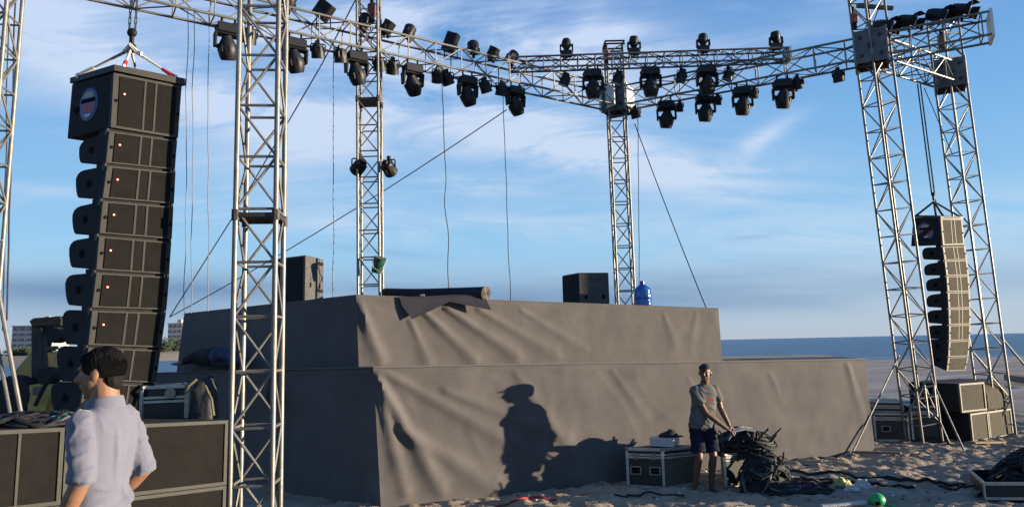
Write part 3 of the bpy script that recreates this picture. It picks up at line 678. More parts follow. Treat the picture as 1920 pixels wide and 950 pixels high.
# extras on the towers
bk = thing('bucket', 'dark green bucket tied upside down inside the second tower', 'bucket', aty(709, 497, T2p.y-.25))
c = aty(709, 497, T2p.y-.25); ax = Vector((.35, -.3, 1)).normalized()
MB().lathe([(.075, -.12), (.08, -.118), (.098, .12), (.104, .125), (.095, .13), (.08, .11)], c, ax, 16).build('shell', M['green_dark'], bk, smooth=True)
MB().lathe([(.094, .118), (.08, .124), (.02, .125)], c, ax, 16).build('bottom', M['case_tan'], bk)
MB().path([c+ax*.12+Vector((-.12, -.02, 0)), c+Vector((-.05, -.15, -.05)), c+Vector((.08, -.12, -.14)), c+ax*.1+Vector((.12, 0, 0))], .006).build('handle', M['white'], bk)
def hoist(px, py, Y, label, sc=1):
    P = aty(px, py, Y); r = thing('chain_hoist', label, 'hoist', P, 'small hoists on the towers')
    MB().box(P.x, P.y, P.z, .13*sc, .12*sc, .22*sc).build('body', mat('hoist_red', (.25, .04, .03), .5), r, bevel=.02)
    MB().tube(P+Vector((0, 0, .1*sc)), P+Vector((0, 0, .24*sc)), .03*sc).box(P.x, P.y+.02, P.z-.16*sc, .08*sc, .08*sc, .12*sc).build('hook', M['black'], r)
hoist(697, 20, T2p.y-.1, 'red chain hoist high in the second tower')
hoist(1137, 104, PT3.y-.25, 'red chain hoist on the left of the back corner tower cap', .9)
hoist(1601, 35, T5x.y-.1, 'red chain hoist on the left side of the right tower top', .9)
hoist(1765, 76, PT6.y-.2, 'red chain hoist at the top of the rightmost tower', .9)
bar('steel_tube', 'grey tube lying across the right tower near its top', 'tube', aty(1606, 11, T5x.y), aty(1674, 16, T5x.y-.1), .045, M['galv'])
cp = thing('tower_cap', 'open box frame cap on the back corner tower', 'cap', T3t)
cc = [T3t+Vector((a*.2, b*.2, 0)) for a, b in ((-1, -1), (1, -1), (1, 1), (-1, 1))]
for zz in (0, .06):
    for i in range(4): MB().tube(cc[i]+Vector((0, 0, zz)), cc[(i+1) % 4]+Vector((0, 0, zz)), .02).build('rail', M['dark_steel'], cp)

# ---------------------------------------------------------------- ropes and guy lines
def rope(label, pts, r=.008, m='rope', group='ropes and wires hanging from the trusses', name='rope', sag=0, wob=0.01, seed=0):
    a = [Vector(p) for p in pts]; out_ = []
    for i in range(len(a)-1):
        for k in range(12):
            t = k/12; p = lerp(a[i], a[i+1], t); T = (i+t)/(len(a)-1)
            p = p+Vector((noise.noise(Vector((T*6, seed, 0)))*wob, noise.noise(Vector((T*5, seed, 5)))*wob, -sag*4*T*(1-T))); out_.append(p)
    out_.append(a[-1])
    c = out_[len(out_)//2]
    o = MB().path(out_, r, 5).build(name, M[m], origin=c); tag(o, label, 'rope' if name == 'rope' else 'wire', group); return o
def vrope(x0, y0, x1, y1, Y, label, r=.008, m='rope', wob=.02, seed=0):
    return rope(label, [aty(x0, y0, Y), aty((x0+x1)/2, (y0+y1)/2, Y), aty(x1, y1, Y)], r, m, wob=wob, seed=seed)
vrope(31, -90, 13, 600, 9.0, 'dark rope hanging beside the far left tower', .011, seed=1)
vrope(18, -90, 5, 620, 8.9, 'second rope close to the far left tower, nearer the frame edge', .008, seed=2)
for i, (xa, xb, yb, d) in enumerate(((352, 346, 590, 'leftmost, right of the left speaker column'), (364, 358, 590, 'middle, right of the left speaker column'), (391, 390, 585, 'one just left of the front tower'))):
    vrope(xa, 20, xb, yb, 10.6, 'thin grey wire hanging from the left truss, '+d, .006, 'rope2', .03, i+3)
vrope(625, 75, 625, 565, 11.2, 'thin grey wire between the front tower and the second tower', .007, 'rope2', .02, 7)
vrope(829, 150, 842, 548, 12.0, 'slightly wavy dark wire dropping to the carpet roll', .008, 'rope', .045, 8)
vrope(943, 180, 957, 566, 12.6, 'dark wire dropping to the upper tier right of the carpet roll', .007, 'rope', .02, 9)
vrope(1196, 190, 1199, 572, 13.9, 'wire hanging down beside the back corner tower and the blue jug', .008, 'rope2', .03, 10)
rope('gently sloping guy line passing behind the front tower up to the last moving head', [aty(318, 594, 14.0), aty(950, 206, 12.4)], .010, sag=.12, wob=0, name='guy_line')
rope('guy line climbing steeply from far left low to the top of the second tower', [aty(318, 594, 13.9), aty(436, 408, 12.9), aty(605, 118, 11.6), aty(672, -10, 11.0)], .011, wob=0, name='guy_line')
rope('guy line from the back corner block down to the right end of the upper tier', [aty(1190, 232, 13.9), aty(1324, 577, 13.2)], .010, sag=.05, wob=0, name='guy_line')
rope('guy line from the short right truss to the rightmost tower', [aty(1733, 165, 12.7), aty(1786, 290, 13.2)], .008, wob=0, name='guy_line')

# ---------------------------------------------------------------- speaker columns
class Cab:
    """cabinet spanned by front-left edge F, front-right edge G and back-left edge B (each top, bottom)"""
    def __init__(s, Ft, Fb, Gt, Gb, Bt, Bb): s.F = (Ft, Fb); s.G = (Gt, Gb); s.D = (Bt-Ft, Bb-Fb)
    def p(s, u, v, w):
        t = lerp(s.F[0], s.G[0], u)+s.D[0]*w; b = lerp(s.F[1], s.G[1], u)+s.D[1]*w
        return lerp(t, b, v)
    def box(s, mb, u0, u1, v0, v1, w0, w1, m=0):
        c = [s.p(u, v, w) for v in (v1, v0) for (u, w) in ((u0, w0), (u1, w0), (u1, w1), (u0, w1))]
        return mb.hexa(c, m)
def disc(P, ex, ey, n, k=24, t=.004, m=0, mb=None, a0=0, a1=2*math.pi):
    pts = [P+ex*math.cos(a0+(a1-a0)*i/k)+ey*math.sin(a0+(a1-a0)*i/k) for i in range(k)]
    mb = mb or MB(); mb.add([p for p in pts]+[p+n*t for p in pts], [tuple(range(k)), tuple(range(k, 2*k))]+[(i, (i+1) % k, k+(i+1) % k, k+i) for i in range(k)], m); return mb
def array(side, Yf, Yg, Yb, sub, boxes, frame, near):
    who = 'left' if near else 'right'
    def P(q, Y): return aty(q[0], q[1], Y)
    # sub
    def mk(row): return Cab(P(row[0], Yf), P(row[1], Yf), P(row[2], Yg), P(row[3], Yg), P(row[4], Yb), P(row[5], Yb))
    def front(c, root, struts, ledv=.33, led=True, side_w=.075):
        g = MB(); c.box(g, side_w+.02, .93, .05, .95, -.012, .012); g.build('grille', M['grille' if near else 'grille_sunlit'], root)
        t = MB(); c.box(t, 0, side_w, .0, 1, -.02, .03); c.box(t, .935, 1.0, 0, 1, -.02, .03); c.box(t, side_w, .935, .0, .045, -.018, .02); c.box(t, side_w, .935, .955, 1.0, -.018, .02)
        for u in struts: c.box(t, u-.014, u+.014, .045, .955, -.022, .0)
        t.build('front_frame', M['trim' if near else 'trim_sunlit'], root)
        if led:
            n = (c.p(0, .5, -.1)-c.p(0, .5, 0)).normalized(); up = (c.p(0, .4, 0)-c.p(0, .5, 0)).normalized(); ex = (c.p(.1, .5, 0)-c.p(0, .5, 0)).normalized()
            q = c.p(.16, ledv, -.022); l = disc(q, ex*.010, up*.010, n, 14); disc(q+n*.005, ex*.0055, up*.0055, n, 10, m=1, mb=l)
            l.build('status_light', [M['led'], M['ledc']], root)
        for u, v in ((.05, .5), (.965, .55)):
            h = MB(); disc(c.p(u, v, -.022), (c.p(.1, .5, 0)-c.p(0, .5, 0)).normalized()*.012, (c.p(0, .4, 0)-c.p(0, .5, 0)).normalized()*.016, (c.p(0, .5, -.1)-c.p(0, .5, 0)).normalized(), 12, mb=h)
            h.build('lock_pin', M['hole'], root)
    g = 'cabinets of the %s flown speaker column' % who
    c = mk(sub); root = thing('flown_subwoofer', 'largest cabinet with a round emblem, at the top of the %s flown speaker column' % who, 'speaker', c.p(.5, 1, .5), g)
    b = MB(); c.box(b, .0, 1.0, 0, 1, .03, 1.0); b.build('cabinet', M['cab'], root, bevel=.004)
    front(c, root, (.46, .62), .36, near)
    nl = (c.p(-.1, .5, .5)-c.p(0, .5, .5)).normalized(); ex = (c.p(0, .5, .4)-c.p(0, .5, .6)).normalized(); up = (c.p(0, .4, .5)-c.p(0, .6, .5)).normalized()
    ez = ex.cross(up).normalized(); ez = ez if ez.dot(nl) > 0 else -ez
    q = c.p(-.001, .47, .53); r = (c.p(0, 0, .5)-c.p(0, 1, .5)).length*.30
    e = disc(q, ex*r*.9, up*r, ez, 30); disc(q+ez*.004, ex*r*.76, up*r*.86, ez, 30, m=1, mb=e)
    def seg(y0, y1, sx, m):   # horizontal band inside the emblem
        vs = []; K = 8
        for i in range(K+1):
            y = lerp(y0, y1, i/K); x = sx*math.sqrt(max(.01, 1-(y/.86)**2))*.72
            vs += [q+ez*.009+ex*(-x*r)+up*(y*r), q+ez*.009+ex*(x*r)+up*(y*r)]
        e.add(vs, [(2*i, 2*i+1, 2*i+3, 2*i+2) for i in range(K)], m)
    seg(.42, .72, .8, 3); seg(.1, .36, 1.0, 4); seg(-.22, .02, .92, 2); seg(-.52, -.30, .8, 2); seg(-.78, -.6, .6, 5)
    e.build('emblem', [M['blue_ring'], mat('emblem_mid', (.10, .16, .32), .5), M['red'], M['cream'], M['hole'], M['white']], root)
    h = MB(); disc(c.p(-.001, .52, .80), ex*.05, up*.035, ez, 14, mb=h); h.build('handle', M['hole'], root)
    s0 = MB(); c.box(s0, .03, .97, .0, .015, .05, .9)
    # line array cabinets
    for i, row in enumerate(boxes):
        c = mk(row); lab = '%s line array cabinet below the emblem box in the %s flown speaker column' % (ORD[i], who)
        if i == len(boxes)-1: lab = 'lowest line array cabinet of the %s flown speaker column' % who
        root = thing('line_array_speaker', lab, 'speaker', c.p(.5, 1, .5), g)
        prof = [(0, .03), (0, .70), (.03, .82), (.12, .92), (.27, .985), (.5, 1.0), (.75, .99), (.93, .955), (1, .90), (1, .03)]
        b = MB(); b.rings([[c.p(u, v, w) for v, w in prof] for u in (0, 1)]); c.box(b, .0, 1, -.13, .02, .04, .32); b.build('cabinet', M['cab'], root, bevel=0)
        front(c, root, (.46, .62) if i < 6 or near else (), .4, near and i < 6)
        ex = (c.p(0, .5, .4)-c.p(0, .5, .6)).normalized(); up = (c.p(0, .4, .5)-c.p(0, .6, .5)).normalized(); ez = ex.cross(up).normalized(); ez = ez if ez.dot(nl) > 0 else -ez
        h = MB(); hh = (c.p(0, 0, .5)-c.p(0, 1, .5)).length
        disc(c.p(-.001, .5, .55), ex*.035, up*.035, ez, 14, mb=h); h.build('handle', M['hole'], root)
        rg = MB(); c.box(rg, -.015, .01, -.10, .12, .02, .10); rg.build('rigging_plate', M['dark_steel'], root); rg = MB(); c.box(rg, .99, 1.015, -.10, .12, .02, .10); rg.build('rigging_plate', M['dark_steel'], root)
    # flying frame
    c = Cab(P(frame[0], Yf), P(frame[1], Yf), P(frame[2], Yg), P(frame[3], Yg), P(frame[4], Yb), P(frame[5], Yb))
    root = thing('flying_frame', 'flat steel flying frame on top of the %s speaker column' % who, 'rigging frame', c.p(.5, .5, .5))
    for u0, u1, w0, w1 in ((-.01, .12, -.03, 1.02), (.90, 1.03, -.03, 1.02), (.12, .90, -.03, .08), (.12, .90, .9, 1.0), (.42, .56, .08, .9)):
        b = MB(); c.box(b, u0, u1, 0, 1, w0, w1); b.build('bar', M['trim'] if w1 < .2 else M['dark_steel'], root)
    return c
def rows(Fs, Gs, Bs): return [(f[0], f[1], g[0], g[1], b[0], b[1]) for f, g, b in zip(Fs, Gs, Bs)]
subL = ((212, 137), (206, 239), (339, 162), (332, 259), (135, 158), (126, 260))
FL = [((204, 246), (198, 305)), ((200, 311), (192, 371)), ((192, 377), (186, 437)), ((185, 443), (180, 505)), ((180, 511), (172, 576)), ((172, 582), (165, 646)), ((165, 651), (157, 712)), ((157, 716), (148, 772))]
GL = [((331, 264), (327, 318)), ((328, 324), (325, 382)), ((324, 388), (321, 448)), ((320, 454), (316, 514)), ((316, 519), (311, 580)), ((310, 586), (301, 651)), ((300, 656), (291, 717)), ((290, 723), (282, 778))]
BL = [((148, 266), (148, 306)), ((141, 322), (143, 371)), ((134, 390), (137, 439)), ((128, 452), (131, 501)), ((120, 516), (125, 571)), ((114, 580), (121, 645)), ((103, 647), (112, 714)), ((92, 716), (100, 776))]
frL = ((213, 122), (213, 133), (344, 148), (343, 160), (134, 146), (134, 156))
cL = array('L', 6.0, 6.36, 6.30, subL, rows(FL, GL, BL), frL, True)
zm = lambda x, y: (1690+x/2.79, 370+y/2.79)
subR = (zm(203, 110), zm(215, 250), zm(316, 112), zm(327, 246), zm(62, 104), zm(50, 256))
fx = [(215, 256), (225, 330), (235, 410), (241, 494), (246, 581), (248, 666), (248, 749), (244, 833), (236, 908)]
gx = [(332, 253), (342, 326), (351, 408), (356, 492), (360, 578), (360, 663), (357, 746), (350, 830), (334, 904)]
bx = [((108, 262), (110, 324)), ((117, 352), (120, 408)), ((127, 430), (130, 490)), ((130, 512), (132, 572)), ((132, 592), (135, 655)), ((136, 668), (140, 735)), ((140, 738), (146, 800)), ((148, 790), (155, 872))]
rr = []
for i in range(8):
    rr.append((zm(fx[i][0], fx[i][1]+3), zm(fx[i+1][0], fx[i+1][1]-2), zm(gx[i][0], gx[i][1]+3), zm(gx[i+1][0], gx[i+1][1]-2), zm(*bx[i][0]), zm(*bx[i][1])))
frR = (zm(203, 98), zm(203, 108), zm(318, 100), zm(318, 110), zm(60, 92), zm(61, 103))
cR_ = array('R', 12.8, 13.05, 13.1, subR, rr, frR, False)

# slings, shackle and chain of each column
def rig(c, apex, top, who, near, r):
    root = thing('lifting_sling', '%s lifting slings spread from the hook to the %s flying frame' % ('pale and red' if near else 'dark', who), 'sling', apex, 'lifting slings')
    ends = [c.p(.0, 0, .85), c.p(.14, 0, .0), c.p(.90, 0, .02), c.p(.93, 0, .9)]
    for i, e in enumerate(ends):
        a = apex+(e-apex)*.03
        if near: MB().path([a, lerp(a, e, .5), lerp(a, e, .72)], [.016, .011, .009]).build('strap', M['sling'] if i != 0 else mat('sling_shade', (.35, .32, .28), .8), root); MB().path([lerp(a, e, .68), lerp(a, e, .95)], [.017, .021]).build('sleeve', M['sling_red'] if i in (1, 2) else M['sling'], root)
        else: MB().tube(a, e, r*1.4).build('strap', M['rope'], root)
        MB().ell(e, .018, .018, .03).build('shackle', M['plate'] if near else M['dark_steel'], root)
    if near:
        MB().path([apex+Vector((-.06, 0, -.03)), apex+Vector((0, -.02, .03)), apex+Vector((.06, 0, -.035)), apex+Vector((.10, 0, -.05))], .022).build('knot', M['sling'], root)
    hk = thing('hoist_chain', 'double lifting chain with hook above the %s speaker column' % who, 'chain', apex, 'hoist chains')
    k = 1 if near else .9
    MB().ell(apex+Vector((0, 0, .16*k)), .045*k, .035*k, .045*k).tube(apex+Vector((0, 0, .02)), apex+Vector((0, 0, .14*k)), .022).path([apex+Vector((0, 0, .05)), apex+Vector((.035, 0, .03)), apex+Vector((.035, 0, -.02)), apex+Vector((0, 0, -.035))], .012).build('hook', M['black'], hk, smooth=True)
    for s in (-1, 1):
        mb = MB(); a = apex+Vector((s*.028, 0, .19*k)); b = top+Vector((s*.028, 0, 0)); n = max(8, int((b-a).length/.055)) if near else 1
        if near:
            for i in range(n):
                p, q = lerp(a, b, i/n), lerp(a, b, (i+1.25)/n); o_ = Vector((.009, 0, 0)) if i % 2 else Vector((0, .009, 0))
                mb.tube(p-o_, q-o_, .0045, n=5).tube(p+o_, q+o_, .0045, n=5)
        else: mb.tube(a, b, .013, n=6)
        mb.build('chain', M['rope'], hk)
apL = aty(246, 92, 6.2); rig(cL, apL, Vector((apL.x+.02, apL.y, 7.1)), 'left', True, .012)
apR = aty(1751, 378, 13.0); topR = aty(1723, 158, 12.95); rig(cR_, apR, topR, 'right', False, .014)

# ---------------------------------------------------------------- things on the upper tier
def boxspk(label, Fm, F0x, F1, Z0, Zt, mside, mfront, holes):
    """cabinet from three vertical edges: far-left F0x, near corner Fm, right F1 (plan points)"""
    a, b, c = Vector(F0x), Vector(Fm), Vector(F1); d = a+(c-b)
    root = thing('monitor_speaker', label, 'speaker', Vector((b.x, b.y, Z0)))
    q = lambda p, z: Vector((p.x, p.y, z))
    MB().hexa([q(b, Z0), q(c, Z0), q(d, Z0), q(a, Z0), q(b, Zt), q(c, Zt), q(d, Zt), q(a, Zt)]).build('cabinet', [mfront], root, bevel=.008)
    n = Vector(((c-b).y, -(c-b).x, 0)).normalized(); n = n if n.dot(Vector((0, -1, 0))) > 0 else -n
    for u in holes:
        p = q(lerp(b, c, u), lerp(Z0, Zt, .42)); mb = disc(p, (c-b).normalized()*.028, Vector((0, 0, .045)), n, 16); mb.build('handle', M['hole'], root)
    n2 = Vector(((b-a).y, -(b-a).x, 0)).normalized(); n2 = n2 if n2.dot(Vector((0, -1, 0))) > 0 else -n2
    e = .03; g = MB(); la, lb = lerp(a, b, e), lerp(a, b, 1-e)
    g.hexa([q(la, Z0+.04), q(lb, Z0+.04), q(lb, Z0+.04)+n2*.012, q(la, Z0+.04)+n2*.012, q(la, Zt-.03), q(lb, Zt-.03), q(lb, Zt-.03)+n2*.012, q(la, Zt-.03)+n2*.012]).build('grille', M['cab'], root)
    for p, dx in ((a, 0), (c, 0), (b, 0)): pass
m0, m1, m2 = aty(512, 482, 11.15), aty(573, 478, 10.75), aty(607, 484, 11.35)
zb = deck2z(m1.x, m1.y)
boxspk('tall black wedge-free speaker on the upper tier behind the front tower', m1, m0, m2, zb, m1.z, M['cab'], M['cab_grey'], (.28, .78))
n0, n1, n2_ = aty(1054, 514, 13.6), aty(1085, 511, 13.1), aty(1141, 512, 13.2)
boxspk('squat black speaker with two handles on the upper tier left of the back corner tower', n1, n0, n2_, deck2z(n1.x, n1.y)-.01, n1.z, M['cab'], M['cab_grey'], (.22, .80))
# carpet roll with its loose flap
ra = aty(728, 549, 11.35); rb = aty(911, 550, 10.15+.0)
ra = aty(722, 548, 11.35)
rax = (rb-ra).normalized(); 
cr = thing('carpet_roll', 'long rolled dark carpet lying on the front edge of the upper tier', 'carpet', (ra+rb)/2)
nn = 22; prs = []
for i in range(nn+1):
    t = i/nn; p = lerp(ra, rb, t); r = lerp(.075, .112, min(1, t*1.5)); prs.append((p+Vector((0, 0, -.006*math.sin(t*3.1)*4)), r))
mb = MB(); up = Vector((0, 0, 1)); sx_ = rax.cross(up).normalized(); uz = sx_.cross(rax)
rg = [[p+(sx_*math.cos(2*math.pi*k/20)*(1+.05*noise.noise(Vector((i*.5, k*.4, 0))))+uz*math.sin(2*math.pi*k/20)*.92)*r for k in range(20)] for i, (p, r) in enumerate(prs)]
mb.rings(rg); mb.build('roll', M['felt_dark'], cr, smooth=True)
sp = MB(); pts = []
for k in range(90):
    a = k*.30; r = .112*(1-k/96); pts.append(rb+rax*.006+(sx_*math.cos(a)+uz*math.sin(a)*.92)*r)
sp.path(pts, .0045, 4); sp.build('spiral_edge', M['felt_under'], cr)
MB().rings([[rb+rax*.002+(sx_*math.cos(2*math.pi*k/20)+uz*math.sin(2*math.pi*k/20)*.92)*r for k in range(20)] for r in (.108, .02)], cap=True).build('end', M['case_tan'], cr)
fn = Vector((.4, -.916, 0))
def onface(px, py, off):   # point on the upper front face plane
    n = (b1-a1).cross(a0-a1).normalized(); r_ = ray(px, py); q = a1+fn*off; t = (q-cC).dot(n)/r_.dot(n); return cC+r_*t
pl = [(748, 556, .03), (754, 574, .05), (773, 598, .09), (812, 580, .11), (848, 563, .12), (884, 571, .15), (921, 581, .19), (914, 566, .17), (908, 553, .12), (850, 552, .05), (800, 555, .03)]
fp = [onface(*p) for p in pl]; cen = onface(815, 560, .08)
fl = MB(); vs = [cen+fn*.006]+[p+fn*.006 for p in fp]+[cen]+fp; K = len(fp)
fl.add(vs, [(0, 1+i, 1+(i+1) % K) for i in range(K)]+[(K+1, K+2+(i+1) % K, K+2+i) for i in range(K)]+[(1+i, K+2+i, K+2+(i+1) % K, 1+(i+1) % K) for i in range(K)])
fl.build('loose_flap', M['felt_dark'], cr)
MB().box(*aty(792, 553, 10.05), .06, .02, .025).build('tag', M['white'], cr)
# water jug
jb = aty(1206, 573, 12.95); jz = deck2z(jb.x, jb.y); jb.z = jz; sc = (aty(1206, 527, 12.95).z-jz)/.49
jg = thing('water_jug', 'translucent blue water jug with a dark blue cap standing on the upper tier', 'water jug', jb)
MB().lathe([(.10*sc, 0), (.135*sc, .01), (.138*sc, .05*sc), (.130*sc, .07*sc), (.138*sc, .09*sc), (.138*sc, .17*sc), (.130*sc, .19*sc), (.138*sc, .21*sc), (.138*sc, .29*sc), (.130*sc, .31*sc), (.137*sc, .33*sc), (.13*sc, .37*sc), (.07*sc, .42*sc), (.035*sc, .44*sc)], jb, n=20).build('bottle', M['jug'], jg, smooth=True)
MB().lathe([(.085*sc, .405*sc), (.05*sc, .435*sc), (.036*sc, .44*sc), (.036*sc, .49*sc), (.03*sc, .495*sc)], jb, n=16).build('cap', M['jug_cap'], jg, smooth=True)
MB().lathe([(.141*sc, .0), (.145*sc, .015), (.141*sc, .03)], jb, n=20).build('base_ring', M['jug_cap'], jg)
MB().path([jb+Vector((-.11, -.08, .24*sc)), jb+Vector((-.10, -.12, .22*sc)), jb+Vector((-.10, -.12, .15*sc)), jb+Vector((-.11, -.08, .13*sc))], .01).build('handle', M['jug_cap'], jg)
cu = aty(1230, 573, 12.9); cu.z = deck2z(cu.x, cu.y)
o = MB().lathe([(.03, 0), (.042, .08), (.02, .085), (.012, .12)], cu, n=12).build('bottle', M['green_dark'], origin=cu); tag(o, 'tiny bottle standing just right of the blue water jug', 'bottle')

# ---------------------------------------------------------------- subwoofers
def subbox(label, P0, P1, dz0, dz1, depth, group, m='grille', struts=(), name='subwoofer', bottom0=None, round_top=False, frame_t=.03, ztop=None):
    """P0,P1: front-top corners; height h downwards along z"""
    (a, b) = P0, P1; at, bt = a+Vector((0, 0, dz0)), b+Vector((0, 0, dz0)); ab, bb = a+Vector((0, 0, dz1)), b+Vector((0, 0, dz1))
    x = (b-a); x.z = 0; W_ = x.length; x.normalize(); y = Vector((-x.y, x.x, 0)); D = y*depth
    c = Cab(at, ab, bt, bb, at+D, ab+D)
    root = thing(name, label, 'speaker', (ab+bb)/2+D/2, group)
    if round_top:
        prof = [(0, .0), (.02, .22), (.10, .45)]
        pr = [(1, .05), (1, 1), (0, 1), (0, .42), (.05, .22), (.16, .09), (.32, .02), (.5, 0), (.8, 0), (1, 0)]
        mb = MB(); mb.rings([[c.p(u, v, w+.02) for v, w in pr] for u in (.0, 1)]); mb.build('cabinet', M['cab'], root)
        pg = [(0.01, .42), (.05, .22), (.16, .09), (.32, .02), (.5, 0), (.8, 0), (.96, 0)]
        g = MB(); vs = []
        for v, w in pg: vs += [c.p(.04, v, w+.0), c.p(.96, v, w+.0)]
        g.add(vs, [(2*i, 2*i+1, 2*i+3, 2*i+2) for i in range(len(pg)-1)]); g.build('curved_grille', M[m], root, smooth=True)
        return root
    mb = MB(); c.box(mb, 0, 1, 0, 1, .02, 1); mb.build('cabinet', M['cab'], root, bevel=.006)
    fw = frame_t/W_; fh = frame_t/abs(dz1-dz0)
    g = MB(); c.box(g, fw, 1-fw, fh, 1-fh, .0, .03); g.build('grille', M[m], root)
    t = MB(); c.box(t, 0, 1, 0, fh, -.015, .025); c.box(t, 0, 1, 1-fh, 1, -.015, .025); c.box(t, 0, fw, fh, 1-fh, -.015, .025); c.box(t, 1-fw, 1, fh, 1-fh, -.015, .025)
    for u in struts: c.box(t, u-fw*.3, u+fw*.3, fh, 1-fh, -.012, .0)
    t.build('frame', M['trim_sunlit' if m == 'grille_sunlit' else 'trim'], root)
    return root
SA = aty(428, 787, 6.2); SB = aty(0, 806, 4.9); sdir = (SB-SA); sl = 1.27/Vector((sdir.x, sdir.y, 0)).length
p1 = SA; p2 = SA+sdir*sl; p3 = SA+sdir*(2*sl)
gs = 'left ground subwoofers'
for (u0, u1, nm) in ((p2, p1, 'right'), (p3, p2, 'left')):
    dd = (u1-u0)*.004
    for k, (z0, z1, w) in enumerate(((0, -.545, 'top'), (-.552, -1.10, 'middle'))):
        subbox('%s box of the %s stack of low black subwoofers under the left speaker column' % (w, nm), u0+dd, u1-dd, z0, z1, .75, gs, struts=(() if nm == 'right' else (.25, .78)), frame_t=.028)
    zz = gz((u0.x+u1.x)/2, (u0.y+u1.y)/2, False)
# low wooden pallets under the stacks
for (u0, u1, nm) in ((p2, p1, 'right'), (p3, p2, 'left')):
    x = (u1-u0); x.z = 0; x.normalize(); y = Vector((-x.y, x.x, 0)); c = (u0+u1)/2+y*.4; c.z = .1
    r = thing('pallet', 'timber pallet under the %s left subwoofer stack' % nm, 'pallet', c, 'pallets')
    T = Matrix.Translation(c) @ Matrix.Rotation(math.atan2(x.y, x.x), 4, 'Z')
    zt = min(u0.z, u1.z)-1.105
    for k in range(5): MB().box(-.5+k*.25, 0, (zt-.1)/1-.02, .12, .8, .03, mtx=T).build('board', M['wood'], r)
    for k in (-1, 0, 1): MB().box(0, k*.33, zt-.1-.10, 1.2, .08, .14, mtx=T).build('bearer', M['wood'], r)
gr_ = 'right ground subwoofers'
def ground_sub(x0, yt0, x1, yt1, yb0, base, depth, label, lift=0, **k):
    P = atz(base[0], base[1], 0); a = aty(x0, yt0, P.y); Q = atz(base[2], base[3], 0); b = aty(x1, yt1, Q.y); h = a.z-aty(x0, yb0, P.y).z
    b.z = a.z; subbox(label, a, b, 0, -h, depth, gr_, **k)
# lower pair first
q0 = atz(1818, 829, 0); q1 = atz(1851, 823, 0)
ground_sub(1818, 775, 1850, 771, 829, (1818, 829, 1851, 823), .85, 'lower left box of the four golden lit subwoofers on the right sand', m='grille_sunlit')
ground_sub(1851, 771, 1894, 766, 823, (1852, 823, 1897, 815), .85, 'lower right box of the four golden lit subwoofers on the right sand', m='grille_sunlit')
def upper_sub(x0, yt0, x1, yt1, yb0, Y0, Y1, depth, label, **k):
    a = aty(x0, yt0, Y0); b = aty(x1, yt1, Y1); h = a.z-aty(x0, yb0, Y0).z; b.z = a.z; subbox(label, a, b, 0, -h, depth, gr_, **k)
upper_sub(1797, 719, 1844, 718, 773, q0.y-.12, q1.y-.12, .95, 'upper left box of the four subwoofers, pushed forward over the one below', m='grille_sunlit')
upper_sub(1846, 715, 1889, 715, 769, q1.y+.0, q1.y+.45, .85, 'upper right subwoofer with a bulging curved front, lit gold', m='grille_sunlit', round_top=True)

